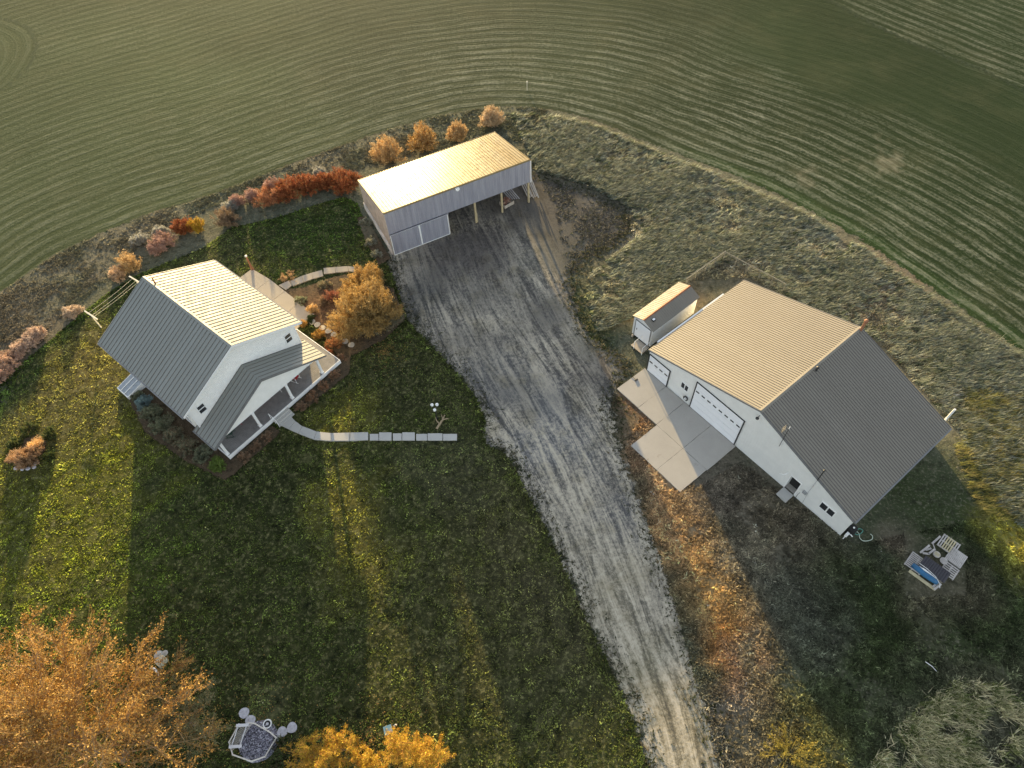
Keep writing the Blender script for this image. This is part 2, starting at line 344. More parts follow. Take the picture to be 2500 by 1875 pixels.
# base ground: dry weedy soil, to the horizon
TAN, GRN, BRN, RUST, GRY, STRAW = (.15, .14, .095), (.040, .056, .020), (.095, .080, .058), (.30, .15, .07), (.13, .13, .12), (.26, .235, .165)
gt = blobs((.100, .108, .074), [
    (1250, 330, 7, BRN, .7), (1180, 300, 5, GRN, .3), (1330, 420, 7, (.11, .10, .075), .7), (1500, 460, 8, TAN, .6), (1650, 520, 8, STRAW, .45), (1800, 600, 8, STRAW, .4), (1950, 720, 8, STRAW, .4), (2120, 850, 8, STRAW, .4),
    (1600, 560, 6, BRN, .5), (1240, 640, 3, GRN, .8), (1290, 730, 2.5, GRN, .8), (1270, 690, 2.5, GRN, .8), (1330, 600, 4, STRAW, .5), (1380, 570, 4, STRAW, .5), (1400, 660, 4, (.22, .15, .09), .7), (1330, 520, 3, GRY, .5), (1300, 440, 3.5, (.060, .056, .044), .8), (1290, 580, 3, (.07, .075, .04), .8), (1250, 520, 4, (.10, .09, .07), .6),
    (1450, 480, 3, STRAW, .6), (1850, 600, 6, (.16, .11, .08), .5), (1980, 760, 6, BRN, .5), (2080, 900, 5, STRAW, .4), (2150, 800, 5, (.06, .08, .04), .5),
    (1360, 880, 2.8, (.17, .09, .05), .8), (1400, 1000, 2.8, (.30, .20, .12), .8), (1430, 1060, 2.5, (.32, .22, .13), .8), (1460, 1120, 2.8, (.32, .22, .12), .8), (1500, 1200, 3, (.36, .24, .12), .8), (1540, 1290, 3, (.34, .23, .10), .8), (1590, 1400, 3, (.34, .19, .07), .8), (1640, 1480, 3, (.24, .17, .14), .6),  # sunlit band between drive and shop, its warm light painted into the tint
    (1600, 1050, 5, (.13, .11, .085), .8), (1700, 1150, 5, (.16, .135, .09), .8), (1620, 1180, 2.5, (.21, .19, .14), .6), (1560, 1080, 2, (.16, .14, .11), .6), (1780, 1200, 4, (.12, .105, .08), .7),
    (1850, 1250, 5, GRN, .6), (1950, 1120, 4, GRN, .75), (2050, 1050, 5, GRN, .7), (2150, 1200, 6, GRN, .8), (2150, 1350, 6, GRN, .8), (2000, 1380, 6, GRN, .85), (1850, 1400, 6, GRN, .6), (1800, 1540, 5, (.07, .085, .035), .8), (1950, 1480, 4, GRN, .7), (1700, 1330, 4, (.12, .12, .10), .5), (1700, 1620, 3, (.14, .13, .04), .7),
    (1930, 1160, 1.6, (.20, .16, .12), .7), (2185, 1150, 2.2, (.26, .24, .045), .75), (2215, 1215, 1.8, (.26, .24, .045), .75), (2030, 1260, 3, (.15, .125, .09), .6), (2180, 1560, 4, (.10, .10, .06), .7), (2060, 1600, 4, (.09, .09, .06), .6), (1560, 1600, 4, (.15, .13, .10), .7),  # yellow spots at the right edge paint sunlight on the grass
    (50, 640, 6, (.15, .13, .095), .6), (100, 730, 5, (.14, .12, .09), .6), (-60, 760, 6, (.13, .11, .08), .6), (250, 520, 4, (.15, .135, .10), .6), (350, 500, 4, (.15, .135, .10), .5), (700, 350, 4, (.12, .105, .075), .6), (850, 330, 4, (.11, .09, .06), .6), (800, 470, 2, (.20, .20, .14), .6)])
gm = ground_mat('dry_ground', (.36, .32, .24), (.026, .028, .017), .8, 5, .8, 1, .18)
g0 = sheet('ground', -130, 130, -30, 150, 1.0, 0, gm, tint=gt)
# the rest of the ground sheet, out to the horizon
far = MB(); BX = [-4000, -130, 130, 4000]; BY = [-4000, -30, 150, 4000]
for i in range(3):
    for j in range(3):
        if i == 1 and j == 1: continue
        far.face([(BX[i], BY[j], 0), (BX[i + 1], BY[j], 0), (BX[i + 1], BY[j + 1], 0), (BX[i], BY[j + 1], 0)])
fm, N_, L_, B_ = nodes('far_pasture'); c_ = mx(fm.node_tree, ramp(fm.node_tree, noise(fm.node_tree, .01, 6, pos(fm.node_tree)), .35, .65), (.07, .085, .04), (.16, .14, .09)); L_.new(c_, B_.inputs['Base Color']); B_.inputs['Roughness'].default_value = .95
far.build('terrain', fm, kind='structure')
# crop field
ROW2 = smooth(wp([(1700, -60), (1790, 0), (1900, 60), (2000, 105), (2120, 150), (2240, 215), (2400, 300)]), 3)
def field_extra(x, y):
    d, t, sg = seg_dist(x, y, FE); row = d + (fbm(x, y, 14) - .5) * 1.2
    near = np.clip(1 - d / 26, 0, 1)
    d2, t2, s2 = seg_dist(x, y, ROW2)
    up = (s2 > 0) & (x > 20)
    L0 = ad(0, 140)                   # the far left corner, worked in a ring of its own
    c = ad(-150, 150); dl = np.hypot(x - c.x, (y - c.y)); left = np.clip((15 - dl) / 3, 0, 1)
    ang = math.atan2(ROW2[-1][1] - ROW2[0][1], ROW2[-1][0] - ROW2[0][0]) + .16
    rstraight = -x * math.sin(ang) + y * math.cos(ang)
    row = np.where(up, rstraight, row); row = np.where(left > .5, dl, row)
    stren = .30 + .80 * np.clip(1 - d / 24, 0, 1) ** .8 * np.clip((x + 45) / 50, .3, 1) + np.where(up, .35, 0) - .14 * left
    stren *= .55 + .9 * fbm(x, y, 11)
    # worked patch where rows cross: darker and greener
    P = wp([(1480, 130), (1640, 90), (1560, 0), (1500, -80), (1700, -80), (1800, 20), (2010, 110), (2260, 250), (2300, 520), (2100, 330), (1960, 250), (1760, 210), (1700, 150), (1600, 110)])
    pin = np.clip(sdist(x, y, P) / 1.5 + .5, 0, 1) * .75
    stren = stren * (1 - pin)
    stren *= np.where((d > 25) & (x > 6) & ~up, .55, 1)
    stren = np.maximum(stren, .9 * np.clip(1 - np.abs(d - 2.9) / .55, 0, 1) * np.clip((x - 24) / 15, 0, 1))    # bare wheel track
    return dict(row=row, stren=np.clip(stren, 0, 1), along=np.where(up, x, t))
def field_tint(x, y):
    d, t, sg = seg_dist(x, y, FE)
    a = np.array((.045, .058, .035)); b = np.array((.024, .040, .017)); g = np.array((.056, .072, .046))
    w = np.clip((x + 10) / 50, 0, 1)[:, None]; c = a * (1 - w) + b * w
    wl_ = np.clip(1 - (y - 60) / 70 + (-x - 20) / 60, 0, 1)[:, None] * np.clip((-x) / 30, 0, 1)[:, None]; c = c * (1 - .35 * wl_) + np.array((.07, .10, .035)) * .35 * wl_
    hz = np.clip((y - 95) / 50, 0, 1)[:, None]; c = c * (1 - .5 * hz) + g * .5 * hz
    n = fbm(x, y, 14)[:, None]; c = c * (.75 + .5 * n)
    e = (np.clip(1 - np.abs(d - .7) / 1.3, 0, 1) * np.clip((x - 18) / 8, 0, 1))[:, None]; c = c * (1 - e) + np.array((.030, .062, .018)) * e      # lush strip along the edge
    for px, py, r in ((1900, 345, 1.9), (1735, 385, 1.6)):
        p = ad(px, py); k = (np.clip(1.2 - np.hypot(x - p.x, y - p.y) / r - (fbm(x, y, 1.6) - .5) * 4, 0, 1) * .6)[:, None]; c = c * (1 - k) + np.array((.30, .27, .19)) * k
    return c
def field_mat():
    m, N, Lk, B = nodes('crop_rows'); nt = m.node_tree; p = pos(nt); t = attr(nt, 'tint')
    row = math_(nt, 'ADD', attr(nt, 'row', 'Fac'), math_(nt, 'MULTIPLY', noise(nt, .07, 3, p, .5), 1.7)); st = attr(nt, 'stren', 'Fac'); al = attr(nt, 'along', 'Fac')
    cv = N.new('ShaderNodeCombineXYZ'); Lk.new(math_(nt, 'MULTIPLY', row, 2.6), cv.inputs[0]); Lk.new(math_(nt, 'MULTIPLY', al, .22), cv.inputs[1])
    ns = noise(nt, 1, 5, cv.outputs[0], .65)                        # long, broken streaks along the rows
    s1 = math_(nt, 'SINE', math_(nt, 'MULTIPLY', row, 2 * math.pi / 1.45)); s2 = math_(nt, 'SINE', math_(nt, 'MULTIPLY', row, 2 * math.pi / .47))
    w = math_(nt, 'ADD', math_(nt, 'MULTIPLY', s1, .27), math_(nt, 'MULTIPLY', s2, .12))
    w = math_(nt, 'ADD', w, math_(nt, 'MULTIPLY', math_(nt, 'SUBTRACT', ns, .5), 2.0))
    fine = noise(nt, 2.6, 9, p, .8); w = math_(nt, 'ADD', w, math_(nt, 'MULTIPLY', math_(nt, 'SUBTRACT', fine, .5), 2.6))
    brk = ramp(nt, noise(nt, .33, 7, p, .72), .32, .62)
    f = math_(nt, 'MULTIPLY', math_(nt, 'MULTIPLY', ramp(nt, w, -.15, .75), st), math_(nt, 'ADD', math_(nt, 'MULTIPLY', brk, .75), .35))
    c = mx(nt, f, t, (.22, .23, .17))
    c = mx(nt, math_(nt, 'MULTIPLY', ramp(nt, w, .15, -.7), math_(nt, 'ADD', math_(nt, 'MULTIPLY', st, .55), .18)), c, (.016, .028, .009))
    c = mx(nt, math_(nt, 'MULTIPLY', ramp(nt, noise(nt, .16, 5, p, .6), .5, .75), .25), c, (.10, .10, .055))
    Lk.new(c, B.inputs['Base Color']); B.inputs['Roughness'].default_value = .95; B.inputs['Specular IOR Level'].default_value = .05
    bump(nt, B, math_(nt, 'ADD', w, fine), .5, .10)
    edge_alpha(m, .5, 1.2); return m
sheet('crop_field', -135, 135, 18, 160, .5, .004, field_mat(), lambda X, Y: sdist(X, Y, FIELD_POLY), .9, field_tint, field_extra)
# lawn
LG, LD, LY = (.072, .084, .027), (.052, .064, .021), (.20, .195, .03)  # LY puts sunlight into the lawn colour along the lit strips
lt = blobs(LG, [(120, 1000, 9, LY, .8), (150, 1250, 9, (.085, .115, .022), .8), (110, 870, 8, (.15, .13, .05), .75), (160, 780, 4, (.17, .14, .05), .6), (10, 1100, 6, LG, .3), (80, 720, 3, (.04, .062, .02), .9), (20, 800, 4, (.04, .062, .02), .9), (180, 660, 3, (.04, .062, .02), .9), (250, 620, 3, (.035, .055, .02), .9),
    (450, 520, 5, (.045, .062, .022), .8), (600, 510, 5, (.048, .070, .02), .9), (730, 480, 5, (.045, .07, .018), .9), (680, 540, 5, (.05, .075, .02), .9), (450, 545, 4, (.09, .09, .045), .4),
    (350, 1060, 5, (.07, .09, .04), .3), (560, 1060, 4, (.045, .055, .02), .7), (800, 1300, 9, (.075, .085, .03), .5), (1000, 1250, 8, (.095, .09, .04), .5), (1150, 1400, 8, (.10, .092, .045), .6), (1080, 1100, 5, (.095, .085, .045), .5), (970, 1010, 4, (.10, .105, .06), .5), (900, 820, 5, (.06, .065, .028), .7),
    (560, 1400, 9, LD, .5), (900, 1500, 8, LD, .4), (740, 1080, 3.2, (.20, .18, .04), .7), (790, 1220, 3.5, (.15, .14, .035), .6), (755, 900, 3, (.18, .17, .04), .7), (150, 1150, 6, (.19, .19, .03), .6), (580, 1520, 1.2, (.16, .17, .08), .6), (1230, 1300, 4, (.09, .08, .05), .5)])  # yellow spots here also paint the sunlit strip beside the house
lm_ = ground_mat('lawn_grass', (.22, .21, .095), (.008, .011, .004), .95, 3.4, .8, 1.0, .2, narrow=True)
edge_alpha(lm_, .22, 2.2)
def lawn_h(x, y, s): return np.clip(s, 0, 1) * (vnoise(x, y, .75) * .5 + vnoise(x + 40, y, .37) * .5) * .10
sheet('lawn', -45, 22, 2, 66, .35, .006, lm_, lambda X, Y: sdist(X, Y, LAWN), .6, lambda x, y: lt(x, y) * .55, hfn=lawn_h)   # tint darkened to paint the shade between the tufts
# gravel drive with wheel tracks running along it
def drive_extra(x, y):
    d, t, sg = seg_dist(x, y, DRIVE_AXIS); return dict(across=d * sg, along=t, wear=np.clip(1.45 - np.maximum(d - 5.5, 0) / 3 - .3 * fbm(x, y, 5), .1, 1) * np.clip(.35 + .8 * np.clip((48 - y) / 22, 0, 1) + 1.6 * (fbm(x, y + 7, 4.5) - .5), .15, 1))
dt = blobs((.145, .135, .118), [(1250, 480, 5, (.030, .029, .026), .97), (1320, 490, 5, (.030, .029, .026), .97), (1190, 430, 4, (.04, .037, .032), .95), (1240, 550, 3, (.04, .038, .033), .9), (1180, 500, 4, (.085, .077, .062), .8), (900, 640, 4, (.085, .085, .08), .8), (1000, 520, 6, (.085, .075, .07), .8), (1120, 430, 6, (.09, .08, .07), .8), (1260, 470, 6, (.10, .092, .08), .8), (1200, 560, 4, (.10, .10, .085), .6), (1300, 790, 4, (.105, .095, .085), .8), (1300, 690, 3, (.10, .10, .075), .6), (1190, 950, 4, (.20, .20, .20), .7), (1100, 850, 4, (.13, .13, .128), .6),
    (1400, 1500, 6, (.27, .24, .16), .9), (1320, 1300, 5, (.27, .24, .17), .85), (1250, 1170, 4, (.22, .20, .16), .7), (1470, 1650, 6, (.25, .22, .15), .9), (1370, 1100, 3, (.13, .13, .135), .6), (1430, 1300, 3, (.16, .145, .12), .6)])  # near end tinted tan to paint sunlight on the gravel
def drive_mat():
    m, N, Lk, B = nodes('gravel_tracks'); nt = m.node_tree; p = pos(nt); t = attr(nt, 'tint')
    def av(sx, sy):
        cv = N.new('ShaderNodeCombineXYZ'); Lk.new(math_(nt, 'MULTIPLY', attr(nt, 'across', 'Fac'), sx), cv.inputs[0]); Lk.new(math_(nt, 'MULTIPLY', attr(nt, 'along', 'Fac'), sy), cv.inputs[1]); return cv.outputs[0]
    n1 = noise(nt, 1, 6, av(1.05, .10), .72, 1.4); n2 = noise(nt, 1, 9, av(2.4, .7), .8, 1.0); n3 = noise(nt, 3.5, 9, p, .8); n4 = noise(nt, .45, 5, p, .6)
    w = math_(nt, 'ADD', math_(nt, 'MULTIPLY', n1, .52), math_(nt, 'ADD', math_(nt, 'MULTIPLY', n2, .26), math_(nt, 'MULTIPLY', n3, .42)))
    c = mx(nt, math_(nt, 'MULTIPLY', ramp(nt, w, .555, .67), math_(nt, 'MULTIPLY', attr(nt, 'wear', 'Fac'), .95)), t, (.50, .445, .345))
    c = mx(nt, math_(nt, 'MULTIPLY', ramp(nt, w, .585, .47), .8), c, (.036, .036, .036))
    c = mx(nt, math_(nt, 'MULTIPLY', ramp(nt, n4, .5, .68), .6), c, (.62, .60, .50), 'MULTIPLY')
    Lk.new(c, B.inputs['Base Color']); B.inputs['Roughness'].default_value = .95; B.inputs['Specular IOR Level'].default_value = .1
    bump(nt, B, math_(nt, 'ADD', w, n3), .5, .06); edge_alpha(m, .9, .9); return m
sheet('driveway', -16, 26, 0, 72, .5, .012, drive_mat(), lambda X, Y: sdist(X, Y, DRIVE), 1.2, dt, drive_extra)
# garden beds
BEDS = [wp([(612, 628), (660, 622), (720, 600), (765, 592), (850, 625), (876, 690), (830, 735), (770, 765), (735, 775), (722, 745), (668, 692)]),
        [tuple(HOUSE.world(*q)[:2]) for q in ((-1.2, -2.1), (-6.5, -2.1), (-7.0, -3.3), (-1.1, -3.3))],
        [tuple(HOUSE.world(*q)[:2]) for q in ((1.0, -2.1), (7.1, -2.1), (8.3, 1.8), (9.3, 3.9), (8.7, -1.5), (6.8, -3.4), (1.6, -3.2))],
        [tuple(HOUSE.world(*q)[:2]) for q in ((-5.4, -2.2), (-5.4, 10.5), (-7.2, 10.5), (-8.4, 6), (-7.9, 1), (-7, -3))],
        [tuple((ad(62, 975) + Vector((1.5 * math.cos(a), 1.5 * math.sin(a), 0)))[:2]) for a in np.linspace(0, 6.1, 12)],
        wp([(770, 470), (790, 470), (845, 560), (820, 575), (795, 530)])]
bm_ = ground_mat('bed_soil', (.30, .20, .12), (.02, .018, .012), .7, 9, 1.5, 1, .15); edge_alpha(bm_, .18, 3)
def beds_sd(X, Y):
    r = np.full(X.shape, -99.)
    for b in BEDS: r = np.maximum(r, sdist(X, Y, b))
    return r
sheet('garden_beds', -42, 2, 22, 58, .35, .125, bm_, beds_sd, .35, blobs((.10, .075, .048), [(700, 670, 3, (.17, .09, .05), .7), (735, 740, 2, (.15, .10, .05), .6), (800, 500, 2, (.17, .17, .12), .6)]), kind='structure')
# ------------------------------------------------------------------ concrete
def concrete(name, col):
    m, N, Lk, B = nodes(name); nt = m.node_tree; o = pos(nt)
    a = ramp(nt, noise(nt, .6, 6, o, .6), .3, .7); b = ramp(nt, noise(nt, 12, 6, o, .7), .35, .75)
    c = mx(nt, math_(nt, 'MULTIPLY', a, .35), col, [x * .62 for x in col]); c = mx(nt, math_(nt, 'MULTIPLY', b, .3), c, [min(1, x * 1.25) for x in col])
    s = ramp(nt, noise(nt, 1.7, 7, o, .7, 1.), .62, .72); c = mx(nt, math_(nt, 'MULTIPLY', s, .4), c, (.14, .125, .10))
    Lk.new(c, B.inputs['Base Color']); B.inputs['Roughness'].default_value = .85; bump(nt, B, noise(nt, 30, 4, o), .2, .01); return m
CON = concrete('concrete', (.39, .365, .325)); CON2 = concrete('pale_concrete', (.44, .43, .40)); CON3 = concrete('patio_concrete', (.34, .30, .25))
def rag(poly, amp=.05, n=14):
    o = []
    for a, b in zip(poly, poly[1:] + poly[:1]):
        for k in range(n):
            t = k / n; o.append((a[0] + (b[0] - a[0]) * t + (random.uniform(-amp, amp) if k else 0), a[1] + (b[1] - a[1]) * t + (random.uniform(-amp, amp) if k else 0)))
    return o
def shrink(q, g=.02):
    c = (sum(p[0] for p in q) / len(q), sum(p[1] for p in q) / len(q)); o = []
    for p in q:
        d = math.hypot(p[0] - c[0], p[1] - c[1]); f = (d - g) / d; o.append((c[0] + (p[0] - c[0]) * f, c[1] + (p[1] - c[1]) * f))
    return o
def fp(fr, pts): return [tuple(fr.world(*p)[:2]) for p in pts]
ap = MB()      # apron in front of the shop: six cast panels with joints
for u0, u1, v0, v1 in ((-10.92, -8.36, -3.40, -.02), (-8.34, -6.2, -3.42, -.02), (-6.18, -3.21, -3.42, -.02), (-3.19, -.6, -3.42, -.02), (-6.12, -3.21, -6.46, -3.44), (-3.19, -.66, -6.46, -3.44)):
    q = [(u0, v0), (u1, v0), (u1, v1), (u0, v1)]; ap.prism(fp(SHOP, rag(q, .012, 8)), .0, .10)
o = ap.build('shop_apron', CON, kind='structure')
pt = MB()
for v0, v1 in ((4.32, 6.55), (6.58, 8.9), (8.93, 11.3), (11.33, 13.95)):
    q = [(5.5, v0), (9.42 + (v0 - 4.3) * .05, v0), (9.42 + (v1 - 4.3) * .05 - (.3 if v1 > 13 else 0), v1), (5.5, v1)]
    pt.prism(fp(HOUSE, q), 0, .17)
pt.build('patio', CON3, kind='structure')
def h1(x, y): return (200 + x / 3.16, 600 + y / 3.16)
def h8(x, y): return (600 + x / 3.16, 850 + y / 3.16)
pw = MB()
def strip(pairs, conv, mb, z=.17, g=.02):
    for (a, b), (c, d) in zip(pairs[:-1], pairs[1:]):
        q = [tuple(at(*conv(*p))[:2]) for p in (a, c, d, b)]; mb.prism(rag(shrink(q, g), .012, 3), 0, z)
strip([((236, 585), (340, 505)), ((275, 604), (352, 530)), ((335, 632), (388, 570)), ((410, 665), (440, 608)), ((530, 712), (550, 650)), ((660, 722), (668, 662)), ((805, 722), (808, 658)), ((948, 715), (948, 656))], h8, pw)
for a, b, up in ((958, 1028, 668), (1030, 1128, 656), (1136, 1206, 664), (1208, 1307, 656), (1316, 1402, 668), (1404, 1520, 664), (1522, 1632, 668)):
    strip([((a, 718), (a, up)), ((b, 718), (b, up))], h8, pw, .16)
pw.build('front_path', CON2, kind='structure')
sp_ = MB()
strip([((1575, 350), (1520, 312)), ((1625, 312), (1600, 275))], h1, sp_, .16)
strip([((1628, 318), (1605, 280)), ((1712, 288), (1700, 240)), ((1785, 262), (1775, 215)), ((1866, 240), (1856, 195))], h1, sp_, .15)
strip([((1868, 226), (1866, 180)), ((1960, 216), (1955, 172)), ((2060, 205), (2052, 165)), ((2150, 215), (2150, 175))], h1, sp_, .165)
sp_.build('garden_path', CON3, kind='structure')
#@@STRUCT
# ------------------------------------------------------------------ farmhouse
def seams(mb, a, b, c, d, step, w, h, mi=1, off=.0):
    """ribs running from edge a-d towards edge b-c (a->b is the fall line), spaced along a->d"""
    a, b, c, d = [Vector(q) for q in (a, b, c, d)]; L = (d - a).length; ex = (d - a) / L; n = ex.cross(b - a).normalized()
    if n.z < 0: n = -n
    k = int(L / step); st = L / k
    for i in range(k + 1):
        s = min(max(i * st, w / 2 + .01), L - w / 2 - .01); p = a + ex * s; t = s / L; q = b + (c - b) * t
        e = ex * (w / 2)
        mb.hexa([p - e, p + e, q + e, q - e, p - e + n * h, p + e + n * h, q + e + n * h, q - e + n * h], mi)
def gable_roof(name, parent, uw0, uw1, v0, v1, ze0, ze1, uk, zk, t, mat, seam, step, w=.04, h=.035, fascia=None):
    mb = MB()
    mb.slabdir([(uw0, v0, ze0), (uk - .004, v0, zk), (uk - .004, v1, zk), (uw0, v1, ze0)], t); mb.slabdir([(uk + .004, v0, zk), (uw1, v0, ze1), (uw1, v1, ze1), (uk + .004, v1, zk)], t)
    seams(mb, (uk - .03, v0, zk - .01), (uw0, v0, ze0), (uw0, v1, ze0), (uk - .03, v1, zk - .01), step, w, h)
    seams(mb, (uk + .03, v0, zk - .01), (uw1, v0, ze1), (uw1, v1, ze1), (uk + .03, v1, zk - .01), step, w, h)
    o = mb.build(name, [mat, seam], parent)
    rc = MB(); sl0 = (zk - ze0) / (uk - uw0); sl1 = (zk - ze1) / (uw1 - uk); z_ = zk + .045
    rc.slabdir([(uk - .17, v0 - .01, z_ - .17 * sl0), (uk - .002, v0 - .01, z_), (uk - .002, v1 + .01, z_), (uk - .17, v1 + .01, z_ - .17 * sl0)], .02)
    rc.slabdir([(uk + .002, v0 - .01, z_), (uk + .17, v0 - .01, z_ - .17 * sl1), (uk + .17, v1 + .01, z_ - .17 * sl1), (uk + .002, v1 + .01, z_)], .02)
    rc.build('ridge_cap', mat, o)
    if fascia:
        for v in (v0 - .03, v1 + .006):
            f = MB()
            for (ua, za), (ub, zb) in (((uw0, ze0), (uk, zk)), ((uk, zk), (uw1, ze1))):
                f.hexa([(ua, v, za - t - .10), (ub, v, zb - t - .10), (ub, v + .024, zb - t - .10), (ua, v + .024, za - t - .10), (ua, v, za + .02), (ub, v, zb + .02), (ub, v + .024, zb + .02), (ua, v + .024, za + .02)])
            f.build('fascia', fascia, o)
    return o
def window(parent, u0, u1, z0, z1, v, split='v', face=-1, depth=.05, axis='v', frame='trim', n=2, label=None):
    """frame ring proud of the wall, panes set inside; axis v: the wall lies at v and looks along -v/+v"""
    def bx(mb, a, b, c, d, e, f):
        return mb.box(a, b, c, d, e, f) if axis == 'v' else mb.box(c, d, a, b, e, f)
    fm = MB(); w = .07; y0, y1 = (v - depth, v + .01) if face < 0 else (v - .01, v + depth)
    bx(fm, u0, u1, y0, y1, z0, z0 + w); bx(fm, u0, u1, y0, y1, z1 - w, z1); bx(fm, u0, u0 + w, y0, y1, z0 + w, z1 - w); bx(fm, u1 - w, u1, y0, y1, z0 + w, z1 - w)
    for k in range(1, n):
        if split == 'v': x = u0 + (u1 - u0) * k / n; bx(fm, x - w / 2, x + w / 2, y0 + .005, y1, z0 + w, z1 - w)
        else: z = z0 + (z1 - z0) * k / n; bx(fm, u0 + w, u1 - w, y0 + .005, y1, z - w / 2, z + w / 2)
    fo = fm.build('window', M[frame], parent)
    if label: fo['label'] = label
    p0, p1 = (v - .022, v - .004) if face < 0 else (v + .004, v + .022)
    for k in range(n):
        g = MB()
        if split == 'v': a = u0 + (u1 - u0) * k / n; b = u0 + (u1 - u0) * (k + 1) / n; bx(g, a + w * .8, b - w * .8, p0, p1, z0 + w, z1 - w)
        else: a = z0 + (z1 - z0) * k / n; b = z0 + (z1 - z0) * (k + 1) / n; bx(g, u0 + w, u1 - w, p0, p1, a + w * .8, b - w * .8)
        g.build('pane', M['glass'], fo)
    return fo
hs = place('farmhouse', HOUSE, 'white two-storey farmhouse with standing-seam metal gable roof and columned front porch', 'house')
HE, HR, HL_ = 5.43, 8.33, 12.06; sl = (HR - HE) / 6.015
wz = lambda u: HE + sl * (6.015 - abs(u)) - .14
wall = MB()
prof = [(-5.42, .35), (5.42, .35), (5.42, wz(5.42)), (0, wz(0)), (-5.42, wz(5.42))]
n = len(prof)
for v, rev in ((.47, 0), (11.6, 1)): wall.face([(u, v, z) for u, z in (prof[::-1] if rev else prof)])
for i in range(n):
    a, b = prof[i], prof[(i + 1) % n]; wall.face([(a[0], .47, a[1]), (a[0], 11.6, a[1]), (b[0], 11.6, b[1]), (b[0], .47, b[1])])
hw = wall.build('wall', M['white'], hs)
sd_ = MB()                                                     # lap siding courses on the front gable
z = .9
while z < 7.8:
    um = 5.40 if z < 5.5 else max(.1, (HR - .3 - z) / sl)
    sd_.hexa([(-um, .463, z), (um, .463, z), (um, .468, z), (-um, .468, z), (-um, .455, z + .012), (um, .455, z + .012), (um, .468, z + .012), (-um, .468, z + .012)]); z += .2
sd_.build('siding', M['white'], hw)
MB().box(-5.38, 5.38, .5, 11.57, 0, .35).build('foundation', M['stone'], hs)
for u in (-5.47, 5.37):
    for v in (.41, 11.55): MB().box(u, u + .10, v, v + .10, .36, wz(5.42) - .05).build('corner_trim', M['trim'], hs)
rf = gable_roof('roof', hs, -6.015, 6.015, 0, HL_, HE, HE, 0, HR, .10, M['hroof'], M['seam'], .405, .036, .035, M['trim'])
for u in (-6.13, 6.02): MB().box(u, u + .11, -.02, HL_ + .02, HE - .16, HE - .02).build('gutter', M['fascia'], hs)
vp = HOUSE.loc(at(386.5, 700, 8.0)); p = MB(); p.tube([(vp.x, 10.6, 7.9), (vp.x, 10.6, 8.75), (vp.x + .05, 10.62, 8.95)], .06, 8); p.build('vent_pipe', M['rust'], hs)
window(hs, 4.2, 4.92, 3.88, 4.9, .45, 'h', frame='trim'); window(hs, -4.82, -4.1, 3.9, 4.92, .45, 'h')
window(hs, -3.9, -2.7, 1.0, 2.3, .45, 'v'); window(hs, 1.2, 2.6, 1.0, 2.3, .45, 'v')
for v in (2.2, 5.4, 8.6): window(hs, v, v + 1.0, 1.2, 2.6, 5.43, 'h', face=1, axis='u'); window(hs, v, v + 1.0, 1.2, 2.6, -5.43, 'h', face=-1, axis='u')
window(hs, 1.0, 1.7, 3.4, 4.6, -5.43, 'h', face=-1, axis='u')
fd = MB().box(-.55, .45, .40, .46, .62, 2.65).build('front_door', M['red'], hs); MB().lathe([(.035, 0), (.04, .03), (.02, .05)], (.33, .36, 1.6), 8).build('handle', M['dark'], fd)
# porch: deck, posts, pediment and its own small gable roof
dk = MB(); gap = .012
u = -5.4
while u < 6.95:
    v1 = .44 if u < 5.40 else 3.87; dk.box(u, u + .145 - gap, -1.97, v1, .55, .60); u += .145
dkk = dk.build('deck', M['deck'], hs)
rim = MB(); rim.box(-5.48, 7.04, -2.04, -1.975, .18, .612); rim.box(-5.48, -5.41, -1.97, .44, .18, .612); rim.box(6.98, 7.04, -1.97, 3.93, .18, .612); rim.box(5.45, 6.975, 3.88, 3.94, .18, .612)
rim.build('deck_rim', M['trim'], hs)
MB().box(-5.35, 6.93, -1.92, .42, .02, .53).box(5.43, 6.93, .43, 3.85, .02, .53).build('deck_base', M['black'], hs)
for u in (-5.33, -1.90, 1.66, 5.10):
    pm = MB(); pm.box(u - .10, u + .10, -1.86, -1.66, .68, 2.66); pm.box(u - .14, u + .14, -1.90, -1.62, .60, .76); pm.box(u - .13, u + .13, -1.89, -1.63, 2.60, 2.72); pm.build('porch_post', M['trim'], hs)
PE, PR = 2.5, 5.45; ps = (PR - PE) / 5.93
pd = MB(); pz = lambda u: PE + ps * (5.93 - abs(u)) - .12
pf = [(-5.30, 2.72), (5.20, 2.72), (5.20, pz(5.2)), (0.02, pz(0)), (-5.30, pz(5.3))]
for v, rev in ((-1.80, 0), (-1.68, 1)): pd.face([(u, v, z) for u, z in (pf[::-1] if rev else pf)])
for i in range(5):
    a, b = pf[i], pf[(i + 1) % 5]; pd.face([(a[0], -1.8, a[1]), (a[0], -1.68, a[1]), (b[0], -1.68, b[1]), (b[0], -1.8, b[1])])
pdo = pd.build('pediment', M['white'], hs)
MB().box(-5.32, 5.22, -1.815, -1.66, 2.64, 2.715).build('beam', M['trim'], hs)
MB().box(-5.3, 5.2, -1.655, .38, 2.70, 2.73).build('porch_ceiling', M['white'], hs)
pr_ = MB()
